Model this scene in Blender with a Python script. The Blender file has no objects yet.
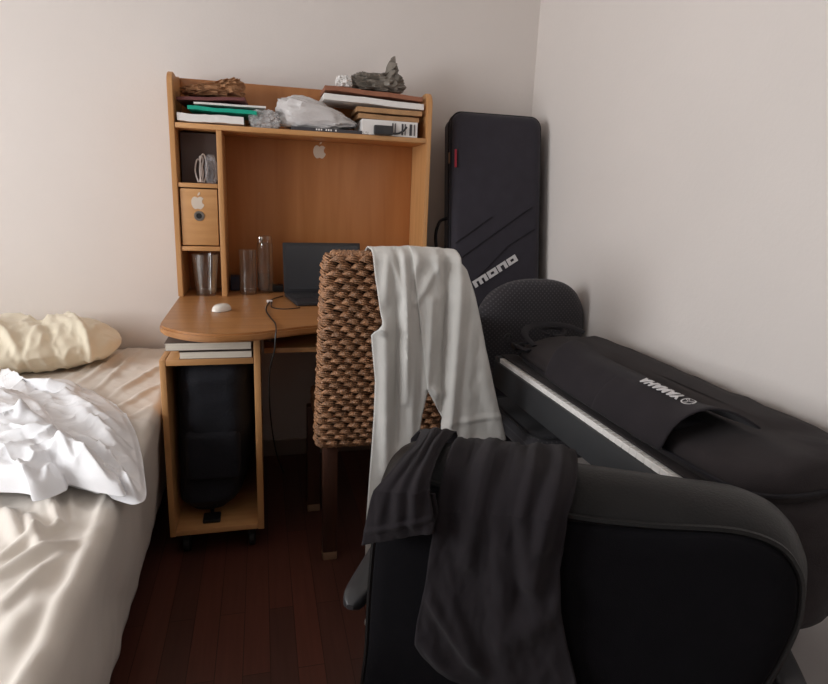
import bpy, bmesh, math, random
from mathutils import Vector, Matrix, noise
random.seed(7)
SC = bpy.context.scene
COL = SC.collection
PI = math.pi

# ------------------------------------------------------------------ camera
FPX = 590.6; YAW = math.radians(14.7); PIT = math.radians(13.45); ROL = math.radians(2.26)
CAM = Vector((0, 0, 1.12))
_F = Vector((math.sin(YAW)*math.cos(PIT), math.cos(YAW)*math.cos(PIT), -math.sin(PIT)))
_r0 = Vector((math.cos(YAW), -math.sin(YAW), 0)); _u0 = _r0.cross(_F)
_R = _r0*math.cos(ROL) + _u0*math.sin(ROL); _U = _u0*math.cos(ROL) - _r0*math.sin(ROL)
cd = bpy.data.cameras.new('camera'); cam = bpy.data.objects.new('camera', cd); COL.objects.link(cam)
cd.sensor_width = 36; cd.sensor_fit = 'HORIZONTAL'; cd.lens = FPX/828*36; cd.clip_start = .02
cam.matrix_world = Matrix(((_R.x, _U.x, -_F.x, CAM.x), (_R.y, _U.y, -_F.y, CAM.y), (_R.z, _U.z, -_F.z, CAM.z), (0, 0, 0, 1)))
SC.camera = cam

def _ray(x, y): return _R*((x-414)/FPX) - _U*((y-342)/FPX) + _F
def on_plane(x, y, p, n):                      # measured photo point -> point of a world plane
    d = _ray(x, y); n = Vector(n); return CAM + d*((Vector(p)-CAM).dot(n)/d.dot(n))
def at_z(x, y, z): return on_plane(x, y, (0, 0, z), (0, 0, 1))
def at_y(x, y, Y): return on_plane(x, y, (0, Y, 0), (0, 1, 0))

# ------------------------------------------------------------------ materials
def _new(name):
    m = bpy.data.materials.new(name); m.use_nodes = True
    nt = m.node_tree; b = nt.nodes['Principled BSDF']; return m, nt, b
def N(nt, t, **kw):
    n = nt.nodes.new(t)
    for k, v in kw.items():
        if k in n.inputs: n.inputs[k].default_value = v
        else: setattr(n, k, v)
    return n
def srgb(r, g, b):
    f = lambda c: (c/255/12.92) if c/255 <= .04045 else ((c/255+.055)/1.055)**2.4
    return (f(r), f(g), f(b), 1)
def mat(name, col, rough=.6, var=.12, scale=6, bump=0., bscale=60, spec=.5, metal=0, sheen=0, stretch=(1, 1, 1), coat=0):
    m, nt, b = _new(name)
    tc = N(nt, 'ShaderNodeTexCoord'); mp = N(nt, 'ShaderNodeMapping'); mp.inputs['Scale'].default_value = stretch
    nt.links.new(tc.outputs['Object'], mp.inputs['Vector'])
    nz = N(nt, 'ShaderNodeTexNoise', Scale=scale, Detail=5.)
    nt.links.new(mp.outputs[0], nz.inputs['Vector'])
    cr = N(nt, 'ShaderNodeValToRGB'); e = cr.color_ramp.elements
    e[0].position = .3; e[1].position = .7
    e[0].color = tuple(c*(1-var) for c in col[:3])+(1,); e[1].color = tuple(min(1, c*(1+var)) for c in col[:3])+(1,)
    nt.links.new(nz.outputs['Fac'], cr.inputs[0]); nt.links.new(cr.outputs[0], b.inputs['Base Color'])
    b.inputs['Roughness'].default_value = rough; b.inputs['Specular IOR Level'].default_value = spec
    b.inputs['Metallic'].default_value = metal; b.inputs['Sheen Weight'].default_value = sheen
    b.inputs['Coat Weight'].default_value = coat
    if bump:
        n2 = N(nt, 'ShaderNodeTexNoise', Scale=float(bscale), Detail=4.)
        nt.links.new(mp.outputs[0], n2.inputs['Vector'])
        bp = N(nt, 'ShaderNodeBump', Strength=bump, Distance=.01)
        nt.links.new(n2.outputs['Fac'], bp.inputs['Height']); nt.links.new(bp.outputs[0], b.inputs['Normal'])
    return m
def wood(name, c0, c1, rough=.42, axis='X', scale=1.0):
    st = {'X': (1.2, 14, 14), 'Z': (14, 14, 1.2), 'Y': (14, 1.2, 14)}[axis]
    m, nt, b = _new(name)
    tc = N(nt, 'ShaderNodeTexCoord'); mp = N(nt, 'ShaderNodeMapping'); mp.inputs['Scale'].default_value = [s*scale for s in st]
    nt.links.new(tc.outputs['Object'], mp.inputs['Vector'])
    nz = N(nt, 'ShaderNodeTexNoise', Scale=3., Detail=8., Distortion=.6); nt.links.new(mp.outputs[0], nz.inputs['Vector'])
    cr = N(nt, 'ShaderNodeValToRGB'); e = cr.color_ramp.elements
    e[0].position = .3; e[1].position = .72; e[0].color = c0; e[1].color = c1
    nt.links.new(nz.outputs['Fac'], cr.inputs[0]); nt.links.new(cr.outputs[0], b.inputs['Base Color'])
    b.inputs['Roughness'].default_value = rough
    return m
def thin_plastic(name, col, alpha):
    m, nt, b = _new(name)
    nz = N(nt, 'ShaderNodeTexNoise', Scale=25., Detail=3.)
    bp = N(nt, 'ShaderNodeBump', Strength=.4, Distance=.01); nt.links.new(nz.outputs['Fac'], bp.inputs['Height'])
    nt.links.new(bp.outputs[0], b.inputs['Normal'])
    b.inputs['Base Color'].default_value = col; b.inputs['Roughness'].default_value = .22; b.inputs['Alpha'].default_value = alpha
    return m
def glass(name, tint=(1, 1, 1, 1), fac=.0):
    # thin-walled glass: mirror at grazing angles, clear otherwise, plus an added brightening haze
    m = bpy.data.materials.new(name); m.use_nodes = True; nt = m.node_tree; nt.nodes.clear()
    out = N(nt, 'ShaderNodeOutputMaterial'); tr = N(nt, 'ShaderNodeBsdfTransparent'); gl = N(nt, 'ShaderNodeBsdfGlossy', Roughness=.04)
    tr.inputs['Color'].default_value = tint
    fr = N(nt, 'ShaderNodeLayerWeight', Blend=.22); ad = N(nt, 'ShaderNodeMath', operation='MULTIPLY_ADD')
    ad.inputs[1].default_value = 1.0; ad.inputs[2].default_value = fac
    mx = N(nt, 'ShaderNodeMixShader')
    nt.links.new(fr.outputs['Facing'], ad.inputs[0]); nt.links.new(ad.outputs[0], mx.inputs[0]); nt.links.new(tr.outputs[0], mx.inputs[1])
    nt.links.new(gl.outputs[0], mx.inputs[2])
    df = N(nt, 'ShaderNodeBsdfTranslucent'); df.inputs[0].default_value = (.9, .9, .9, 1); m3 = N(nt, 'ShaderNodeMixShader'); m3.inputs[0].default_value = .04  # faint white translucence added to lift the dim glass
    nt.links.new(mx.outputs[0], m3.inputs[1]); nt.links.new(df.outputs[0], m3.inputs[2]); nt.links.new(m3.outputs[0], out.inputs[0])
    return m
def woven_fabric(name, base, dot, cell=.014, rough=.95, sheen=.1):
    m, nt, b = _new(name)
    tc = N(nt, 'ShaderNodeTexCoord'); sp = N(nt, 'ShaderNodeSeparateXYZ'); nt.links.new(tc.outputs['Object'], sp.inputs[0])
    outs = []
    for ax in ('X', 'Z'):
        mu = N(nt, 'ShaderNodeMath', operation='MULTIPLY'); mu.inputs[1].default_value = 2*PI/cell
        si = N(nt, 'ShaderNodeMath', operation='SINE')
        nt.links.new(sp.outputs[ax], mu.inputs[0]); nt.links.new(mu.outputs[0], si.inputs[0]); outs.append(si)
    pr = N(nt, 'ShaderNodeMath', operation='MULTIPLY'); nt.links.new(outs[0].outputs[0], pr.inputs[0]); nt.links.new(outs[1].outputs[0], pr.inputs[1])
    cr = N(nt, 'ShaderNodeValToRGB'); e = cr.color_ramp.elements
    e[0].position = .35; e[1].position = .7; e[0].color = base; e[1].color = dot
    nt.links.new(pr.outputs[0], cr.inputs[0]); nt.links.new(cr.outputs[0], b.inputs['Base Color'])
    b.inputs['Roughness'].default_value = rough; b.inputs['Sheen Weight'].default_value = sheen
    return m
def cloth(name, col, weave=900, bump=.15, rough=.9, sheen=.2, var=.04):
    return mat(name, col, rough, var, 9, bump, weave, .2, 0, sheen)

M = {}
M['wall'] = mat('painted plaster', srgb(224, 217, 212), .9, .015, 2.5, .05, 90, .2)
M['wall_far'] = mat('low bounce brown plaster', srgb(140, 128, 120), .9, .02, 2.5, .05, 90, .2)  # unseen front wall, toned down to lessen bounced light
M['ceiling'] = mat('white ceiling paint', srgb(216, 212, 208), .95, .01, 3)
M['baseboard'] = mat('baseboard paint', srgb(150, 138, 128), .6, .03)
M['beech'] = wood('beech laminate', srgb(192, 140, 88), srgb(208, 158, 106), .4, 'X')
M['beech_top'] = wood('beech desk top', srgb(158, 107, 62), srgb(176, 124, 76), .36, 'X')
M['beech_upright'] = wood('beech laminate upright', srgb(190, 138, 86), srgb(206, 156, 104), .42, 'Z')
M['beech_back'] = wood('beech back board', srgb(170, 110, 62), srgb(186, 126, 76), .38, 'Z', .5)
M['darkwood'] = wood('dark stained wood', srgb(58, 34, 24), srgb(84, 50, 34), .5, 'Z')
M['tip'] = mat('light worn foot', srgb(150, 118, 92), .6, .2)
M['wicker'] = mat('woven banana leaf', srgb(172, 126, 91), .33, .46, 60, .6, 240, .7, 0, 0)
M['wicker_core'] = mat('dark wicker core', srgb(44, 24, 14), .9)
M['sheet'] = cloth('cream sateen sheet', srgb(221, 213, 203), 700, .05, .62, .25)
M['pillow'] = cloth('cream pillowcase', srgb(232, 222, 199), 700, .06, .7, .25)
M['duvet'] = cloth('white cotton', srgb(236, 236, 238), 500, .08, .72, .25)
M['mattress'] = cloth('mattress ticking', srgb(205, 198, 188))
M['bedbase'] = wood('bed base wood', srgb(60, 40, 30), srgb(80, 54, 40), .6, 'Y')
M['linen'] = cloth('pale grey linen', srgb(206, 204, 199), 650, .22, .9, .2, .05)
M['jersey'] = cloth('charcoal jersey', srgb(34, 30, 33), 800, .25, .95, .04, .1)
M['leather'] = mat('black leatherette', srgb(21, 20, 20), .46, .1, 12, .12, 260, .3)
M['backfabric'] = mat('black back fabric', srgb(15, 14, 17), .9, .1, 30, .15, 600, .1)
M['blackplastic'] = mat('black plastic', srgb(28, 28, 29), .4, .05)
M['greyplastic'] = mat('dark grey plastic', srgb(52, 52, 54), .38, .05)
M['flapcloth'] = mat('charcoal bag flap', srgb(40, 36, 39), .9, .12, 16, .2, 500, .2, 0, .04)
M['gig'] = mat('black woven nylon', srgb(47, 44, 52), .8, .1, 20, .25, 500, .3, 0, .1)
M['gig_trim'] = mat('black nylon trim', srgb(28, 26, 31), .7, .06, 20, .1, 300, .3)
M['bagcloth'] = mat('black bag cloth', srgb(46, 41, 42), .9, .12, 16, .2, 500, .2, 0, .04)
M['logo'] = mat('pale logo print', srgb(205, 203, 204), .6, .03)
M['red'] = mat('red woven tag', srgb(150, 30, 48), .7, .1)
M['chairfabric'] = woven_fabric('charcoal dotted upholstery', srgb(50, 48, 52), srgb(78, 75, 78), .0155)
M['metal'] = mat('brushed metal', srgb(190, 188, 184), .3, .05, metal=1)
M['chrome'] = mat('chrome', srgb(225, 225, 225), .12, .02, metal=1)
M['ivory'] = mat('white keys', srgb(232, 229, 225), .3, .02)
M['pianobody'] = mat('matt black instrument casing', srgb(50, 51, 53), .5, .06, 20, .06, 400, .4)
M['laptop'] = mat('black laptop casing', srgb(40, 40, 43), .45, .05)
M['screen'] = mat('switched off screen', srgb(54, 56, 60), .25, .03, spec=.5)
M['paper'] = mat('white paper', srgb(232, 229, 226), .8, .03, 10)
M['pages'] = mat('book pages', srgb(244, 236, 220), .85, .05, 3, .2, 300, .2, stretch=(1, 1, 60))
M['cover'] = mat('dull book cover', srgb(120, 104, 94), .6, .1)
M['teal'] = mat('teal plastic folder', srgb(20, 158, 132), .35, .06)
M['burgundy'] = mat('burgundy card folder', srgb(104, 56, 54), .7, .1)
M['kraft'] = mat('brown kraft paper', srgb(164, 120, 84), .8, .14, 14, .2, 60)
M['kraft_red'] = mat('reddish brown card', srgb(150, 98, 74), .75, .12, 10)
M['tan'] = mat('tan cardboard', srgb(178, 138, 98), .85, .1, 20, .2, 90)
M['whitebag'] = thin_plastic('white plastic bag', srgb(215, 211, 210), .94)
M['clearbag'] = thin_plastic('clear plastic bag', srgb(225, 225, 226), .5)
M['pouch'] = thin_plastic('clear pouch', srgb(190, 190, 195), .22)
M['greybag'] = mat('grey plastic bag', srgb(124, 117, 108), .35, .18, 18, .3, 60)
M['ink'] = mat('printed dark ink', srgb(66, 64, 68), .6, .1)
M['whitecable'] = mat('white cable', srgb(220, 212, 208), .5, .02)
M['blackcable'] = mat('black cable', srgb(24, 21, 21), .5, .02)
M['mouse'] = mat('white mouse shell', srgb(238, 232, 222), .25, .01)
M['sticker'] = mat('silvery white sticker', srgb(214, 200, 184), .5, .02)
M['greyboard'] = mat('dark grey board', srgb(84, 76, 76), .8, .06)
M['backpack'] = mat('navy black nylon', srgb(30, 31, 37), .8, .15, 8, .3, 200, .3)
M['blueblack'] = mat('dark blue card box', srgb(44, 46, 62), .6, .1)
M['glass'] = glass('clear glass', (.97, .975, .97, 1), .06)
M['water'] = glass('water', (.95, .97, .97, 1), .02)
M['hole'] = mat('dark hole', srgb(22, 18, 18), .7)

# parquet
def parquet():
    m, nt, b = _new('dark mahogany parquet')
    tc = N(nt, 'ShaderNodeTexCoord'); mp = N(nt, 'ShaderNodeMapping'); mp.inputs['Rotation'].default_value = (0, 0, PI/2)
    nt.links.new(tc.outputs['Object'], mp.inputs['Vector'])
    br = N(nt, 'ShaderNodeTexBrick', Scale=1.); br.offset = .37
    br.inputs['Brick Width'].default_value = .62; br.inputs['Row Height'].default_value = .065
    br.inputs['Mortar Size'].default_value = .0012; br.inputs['Mortar Smooth'].default_value = .3; br.inputs['Bias'].default_value = -.1
    br.inputs['Color1'].default_value = srgb(86, 56, 49); br.inputs['Color2'].default_value = srgb(108, 64, 53); br.inputs['Mortar'].default_value = srgb(58, 33, 28)
    nt.links.new(mp.outputs[0], br.inputs['Vector'])
    m2 = N(nt, 'ShaderNodeMapping'); m2.inputs['Scale'].default_value = (40, 2.2, 1); nt.links.new(tc.outputs['Object'], m2.inputs['Vector'])
    nz = N(nt, 'ShaderNodeTexNoise', Scale=2., Detail=7.); nt.links.new(m2.outputs[0], nz.inputs['Vector'])
    mx = N(nt, 'ShaderNodeMix', data_type='RGBA', blend_type='MULTIPLY'); mx.inputs[0].default_value = .6
    cr = N(nt, 'ShaderNodeValToRGB'); cr.color_ramp.elements[0].color = (.45, .42, .4, 1); cr.color_ramp.elements[1].color = (1.2, 1.15, 1.1, 1)
    nt.links.new(nz.outputs['Fac'], cr.inputs[0]); nt.links.new(br.outputs[0], mx.inputs[6]); nt.links.new(cr.outputs[0], mx.inputs[7])
    nt.links.new(mx.outputs[2], b.inputs['Base Color']); b.inputs['Roughness'].default_value = .38
    return m
M['floor'] = parquet()

# ------------------------------------------------------------------ mesh helpers
def bmn(): return bmesh.new()
def merge(dst, src, mtx=None):
    me = bpy.data.meshes.new('tmp'); src.to_mesh(me); src.free()
    if mtx is not None: me.transform(mtx)
    dst.from_mesh(me); bpy.data.meshes.remove(me)
def box(bm, x0, x1, y0, y1, z0, z1, bev=0., seg=2, mtx=None):
    t = bmn(); bmesh.ops.create_cube(t, size=1)
    for v in t.verts:
        v.co = Vector((x0 if v.co.x < 0 else x1, y0 if v.co.y < 0 else y1, z0 if v.co.z < 0 else z1))
    if bev: bmesh.ops.bevel(t, geom=t.edges[:], offset=bev, segments=seg, affect='EDGES', profile=.5)
    merge(bm, t, mtx)
def B(*a, **k): bm = bmn(); box(bm, *a, **k); return bm
def smooth_path(P, n=6, closed=False):
    P = [Vector(p) for p in P]; out = []; L = len(P)
    rng = range(L if closed else L-1)
    for i in rng:
        p0 = P[(i-1) % L] if (closed or i > 0) else P[0]*2-P[1]
        p1 = P[i]; p2 = P[(i+1) % L]
        p3 = P[(i+2) % L] if (closed or i+2 < L) else P[-1]*2-P[-2]
        for k in range(n):
            t = k/n
            out.append(.5*((2*p1)+(p2-p0)*t+(2*p0-5*p1+4*p2-p3)*t*t+(3*p1-p0-3*p2+p3)*t**3))
    if not closed: out.append(P[-1])
    return out
def tube(bm, P, r, n=8, closed=False, cap=True, flat=1.0):
    P = [Vector(p) for p in P]; L = len(P); rings = []; nrm = None
    for i in range(L):
        if closed: t = P[(i+1) % L]-P[i-1]
        else: t = P[min(i+1, L-1)]-P[max(i-1, 0)]
        if t.length < 1e-9: t = Vector((0, 0, 1))
        t.normalize()
        if nrm is None:
            a = Vector((0, 0, 1)) if abs(t.z) < .9 else Vector((1, 0, 0)); nrm = (a-t*a.dot(t)).normalized()
        else:
            nrm = nrm-t*nrm.dot(t)
            nrm = nrm.normalized() if nrm.length > 1e-6 else Vector((1, 0, 0))
        b = t.cross(nrm); rr = r[i] if isinstance(r, (list, tuple)) else r
        rings.append([bm.verts.new(P[i]+(nrm*math.cos(2*PI*k/n)*flat+b*math.sin(2*PI*k/n))*rr) for k in range(n)])
    for i in range(L if closed else L-1):
        A = rings[i]; Bq = rings[(i+1) % L]
        for k in range(n): bm.faces.new((A[k], A[(k+1) % n], Bq[(k+1) % n], Bq[k]))
    if cap and not closed: bm.faces.new(rings[0][::-1]); bm.faces.new(rings[-1])
def T(P, r, **k): bm = bmn(); tube(bm, P, r, **k); return bm
def grid(bm, G, close=False):
    V = [[bm.verts.new(p) for p in row] for row in G]
    for i in range(len(V)-1):
        m = len(V[i])
        for j in range(m if close else m-1):
            bm.faces.new((V[i][j], V[i][(j+1) % m], V[i+1][(j+1) % m], V[i+1][j]))
    return V
def lathe(bm, prof, c=(0, 0, 0), n=32, cap=(True, True)):
    G = [[Vector((c[0]+r*math.cos(2*PI*k/n), c[1]+r*math.sin(2*PI*k/n), c[2]+z)) for k in range(n)] for r, z in prof]
    V = grid(bm, G, True)
    if cap[0]: bm.faces.new(V[0][::-1])
    if cap[1]: bm.faces.new(V[-1])
def prism(bm, poly, f, w0, w1, bev=0):
    t = bmn(); a = [t.verts.new(f(u, v, w0)) for u, v in poly]; b = [t.verts.new(f(u, v, w1)) for u, v in poly]
    t.faces.new(a[::-1]); t.faces.new(b); n = len(poly)
    for i in range(n): t.faces.new((a[i], a[(i+1) % n], b[(i+1) % n], b[i]))
    bmesh.ops.recalc_face_normals(t, faces=t.faces[:])
    if bev:
        es = [e for e in t.edges if len(e.link_faces) == 2 and e.calc_face_angle(0) > .5]
        bmesh.ops.bevel(t, geom=es, offset=bev, segments=2, affect='EDGES')
    merge(bm, t)
def solid_loops(bm, loops):
    V = grid(bm, loops, True); bm.faces.new(V[0][::-1]); bm.faces.new(V[-1])

ORG = {}
def obj(name, bm, m, parent=None, smooth=True, ang=38, solid=0, sub=0, normals=True, label=None):
    if normals: bmesh.ops.recalc_face_normals(bm, faces=bm.faces[:])
    me = bpy.data.meshes.new(name)
    bm.to_mesh(me); bm.free()
    if parent is not None:
        o0 = ORG[parent.name]; me.transform(o0.inverted()); mt = o0
    else: mt = Matrix()
    if smooth:
        me.polygons.foreach_set('use_smooth', [True]*len(me.polygons)); me.set_sharp_from_angle(angle=math.radians(ang))
    me.materials.append(m if not isinstance(m, str) else M[m])
    o = bpy.data.objects.new(name, me); COL.objects.link(o)
    if parent is not None: o.parent = parent
    ORG[o.name] = mt
    if solid:
        s = o.modifiers.new('thickness', 'SOLIDIFY'); s.thickness = solid; s.offset = 0
    if sub:
        s = o.modifiers.new('smooth', 'SUBSURF'); s.levels = sub; s.render_levels = sub
    if label: o['label'] = label
    return o
def thing(name, label, cat, loc, rot=0, group=None):
    o = bpy.data.objects.new(name, None); COL.objects.link(o)
    o.empty_display_size = .05; o.location = loc; o.rotation_euler = (0, 0, rot)
    ORG[o.name] = Matrix.Translation(loc) @ Matrix.Rotation(rot, 4, 'Z')
    o['label'] = label; o['category'] = cat
    if group: o['group'] = group
    return o
def tag(o, label, cat, group=None):
    o['label'] = label; o['category'] = cat
    if group: o['group'] = group
    # give a single-mesh thing its origin at the base of the mesh
    me = o.data; xs = [v.co for v in me.vertices]
    c = Vector(((min(p.x for p in xs)+max(p.x for p in xs))/2, (min(p.y for p in xs)+max(p.y for p in xs))/2, min(p.z for p in xs)))
    me.transform(Matrix.Translation(-c)); o.location = c
    return o
def struct(name, bm, m, smooth=False):
    o = obj(name, bm, m, None, smooth); o['kind'] = 'structure'; return o
def at_frame(bm, mtx):                       # local build -> world
    bm.transform(mtx); return bm

def lerp(a, b, t): return a+(b-a)*t
def interp(tab, x):
    if x <= tab[0][0]: return tab[0][1]
    for (x0, y0), (x1, y1) in zip(tab, tab[1:]):
        if x <= x1:
            t = (x-x0)/(x1-x0) if x1 > x0 else 0; return y0+(y1-y0)*t
    return tab[-1][1]
def sstep(a, b, x):
    t = max(0, min(1, (x-a)/(b-a))); return t*t*(3-2*t)
def ridges(x, y, segs):                      # sum of cloth folds running along segments
    h = 0
    for x0, y0, x1, y1, w, a in segs:
        dx, dy = x1-x0, y1-y0; L2 = dx*dx+dy*dy
        t = max(0., min(1., ((x-x0)*dx+(y-y0)*dy)/L2)); px, py = x0+dx*t, y0+dy*t
        d = math.hypot(x-px, y-py)/w
        if d < 3: h += a*math.exp(-d*d)*(.25+.75*math.sin(PI*min(1, max(0, .12+.76*t))))
    return h
def nz(x, y, z=0, o=4): return noise.fractal(Vector((x, y, z)), 1., 2., o)

# ------------------------------------------------------------------ the room
XR, YB, XL, YF, ZC = 1.139, 2.5, -2.2, -3.0, 2.55
struct('floor', B(XL-.1, XR+.1, YF-.1, YB+.1, -.1, 0), 'floor')
struct('ceiling', B(XL-.1, XR+.1, YF-.1, YB+.1, ZC, ZC+.1), 'ceiling')
struct('wall_back', B(XL-.1, XR+.1, YB, YB+.1, 0, ZC), 'wall')
struct('wall_right', B(XR, XR+.1, YF-.1, YB, 0, ZC), 'wall')
struct('wall_front', B(XL-.1, XR+.1, YF-.1, YF, 0, ZC), 'wall_far')
WY0, WY1, WZ0, WZ1 = -.05, 1.65, .78, 1.98
bm = bmn()
WINS = ((WY0, WY1, 76, 'window_1'), (-2.45, -1.15, 20, 'added_fill_window'))  # second window is unseen, added to throw fill light from behind
for a, b in ((YF, WINS[1][0]), (WINS[1][1], WY0), (WY1, YB)): box(bm, XL-.1, XL, a, b, 0, ZC)
for y0, y1, en, nm in WINS: box(bm, XL-.1, XL, y0, y1, 0, WZ0); box(bm, XL-.1, XL, y0, y1, WZ1, ZC)
struct('wall_left', bm, 'wall')
for y0, y1, en, nm in WINS:
    bm = bmn()
    for a in ((y0, y0+.05, WZ0, WZ1), (y1-.05, y1, WZ0, WZ1), (y0+.05, y1-.05, WZ0, WZ0+.05), (y0+.05, y1-.05, WZ1-.05, WZ1), ((y0+y1)/2-.025, (y0+y1)/2+.025, WZ0+.05, WZ1-.05)):
        box(bm, XL-.07, XL-.02, *a)
    struct(nm, bm, 'ceiling')
    # daylight coming in; behind the second window it is added fill
    ld = bpy.data.lights.new('daylight_and_fill', 'AREA'); ld.shape = 'RECTANGLE'; ld.size = WZ1-WZ0; ld.size_y = y1-y0
    ld.energy = en; ld.color = (.985, .99, 1.0)
    lo = bpy.data.objects.new('daylight_and_fill', ld); COL.objects.link(lo)
    lo.location = (XL-.14, (y0+y1)/2, (WZ0+WZ1)/2); lo.rotation_euler = (0, -PI/2, 0)
bm = bmn(); box(bm, XL+.001, XR-.001, YB-.014, YB-.0005, .0, .075, .003)
struct('baseboard_back', bm, 'baseboard')
bm = bmn(); box(bm, XR-.014, XR-.0005, YF+.001, YB-.016, .0, .075, .003)
struct('baseboard_right', bm, 'baseboard')

w = bpy.data.worlds.new('outdoor daylight'); SC.world = w; w.use_nodes = True
w.node_tree.nodes['Background'].inputs[0].default_value = (.75, .86, 1, 1); w.node_tree.nodes['Background'].inputs[1].default_value = .6
SC.view_settings.view_transform = 'Standard'; SC.view_settings.look = 'None'; SC.view_settings.gamma = 1
SC.view_settings.use_curve_mapping = False; SC.view_settings.exposure = -0.22
SC.cycles.use_denoising = True
SC.cycles.max_bounces = 10; SC.cycles.diffuse_bounces = 6; SC.cycles.transparent_max_bounces = 16
SC.cycles.sample_clamp_indirect = 6

# ------------------------------------------------------------------ bed
def xr(Y): return -.283-.020*(Y-1.0)         # right edge of the bed
BXL, BY0, BY1 = -1.70, .47, 2.478
bed = thing('bed', 'wide single bed against the back wall left of the desk, made up with cream sheet', 'bed', (-1, 1.5, 0))
bm = bmn(); box(bm, BXL+.03, -.375, BY0+.03, BY1-.02, .10, .22, .006)
obj('bed_base', bm, 'bedbase', bed)
for x in (BXL+.09, -.44):
    for y in (BY0+.1, BY1-.1): obj('leg', B(x-.03, x+.03, y-.03, y+.03, 0, .1, .004), 'bedbase', bed)
bm = bmn()
box(bm, BXL+.015, 0, BY0+.015, BY1-.015, .222, .485, .04, 4)
for v in bm.verts:
    if v.co.x > -.9: v.co.x += xr(v.co.y)-.05
obj('mattress', bm, 'mattress', bed)

SZ = .5
def zsegs(lst, z): # folds given by the two photo points they run between, on a bed-height plane
    out = []
    for x0, y0, x1, y1, w_, a in lst:
        p = at_z(x0, y0, z); q = at_z(x1, y1, z); out.append((p.x, p.y, q.x, q.y, w_*.8, a*1.35))
    return out
sheet_folds = zsegs([
    (80, 385, 118, 358, .018, .008), (96, 392, 140, 352, .014, .009), (112, 398, 163, 366, .016, .010), (118, 410, 164, 384, .014, .009),
    (128, 420, 165, 402, .018, .008), (60, 384, 100, 362, .02, .005), (100, 372, 128, 350, .01, .006),
    (150, 440, 160, 480, .012, .008), (150, 500, 100, 600, .018, .008), (118, 558, 30, 684, .013, .022), (142, 520, 60, 684, .03, .006),
    (0, 578, 78, 546, .014, .020), (0, 560, 60, 530, .012, .014), (0, 616, 62, 560, .02, .014), (10, 640, 80, 590, .03, .008),
    (50, 500, 60, 530, .011, .018), (28, 520, 42, 556, .014, .018), (6, 512, 20, 545, .014, .018), (70, 492, 74, 530, .012, .006), (40, 497, 46, 530, .012, .007),
    (0, 655, 40, 600, .03, .008)], SZ)
def sheet_h(x, y):
    r = 1-sstep(xr(y)-.10, xr(y)-.02, x)*.35
    return (.004*nz(x*5, y*5)+.004*(1-2*abs(nz(x*9+y*5, y*7-x*3, 3, 2))))+ridges(x, y, sheet_folds)*r+.011*math.exp(-((x-xr(y)+.035+.012*math.sin(y*5))/.011)**2)*sstep(1.45, 1.15, y)
bm = bmn(); G = []
NY = 380
for i in range(NY+1):
    y = lerp(BY0, BY1, i/NY); row = []; X1 = xr(y)
    # left drop, top, rounded shoulder, right drop
    for z in (.14, .3, .44): row.append(Vector((BXL-.004, y, z)))
    for k in range(180):
        x = lerp(BXL+.03, -.95, k/12) if k < 12 else lerp(-.95, X1-.024, (k-12)/167)
        row.append(Vector((x, y, SZ+sheet_h(x, y))))
    for k in range(1, 7):
        a = k/6*PI/2; b = 1-math.sin(a)
        row.append(Vector((X1-.024+.024*math.sin(a), y, SZ-.024+.024*math.cos(a)+sheet_h(X1-.024, y)*math.cos(a))))
    nearc = sstep(1.0, 1.6, y)
    for k in range(1, 17):
        z = lerp(.474, .115, k/16); q = k/16
        wob = .010*math.sin(y*26+z*9+3*nz(y*2, z*2))*q+.008*math.sin(y*55-z*22)*q*q
        wob = wob*.45*(1-.6*nearc)+.016*math.sin(PI*q)*math.sin(y*17+z*14+2.2*nz(y*3, z*3))*(1-.5*nearc)
        row.append(Vector((X1-.042*q+wob*.6, y+.03*q*(1-i/NY), z+.006*nz(y*6, 3)*q)))
    G.append(row)
front = [Vector((p.x, BY0-.012, min(p.z, .12))) for p in G[0]]
mid = [Vector((p.x, BY0-.012, p.z*.55+.05 if p.z > .2 else p.z)) for p in G[0]]
grid(bm, [front, mid]+G)
tag(obj('fitted_sheet', bm, 'sheet', None, ang=70, solid=.003), 'cream satin fitted sheet, wrinkled, stretched over the bed mattress', 'sheet')

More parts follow.
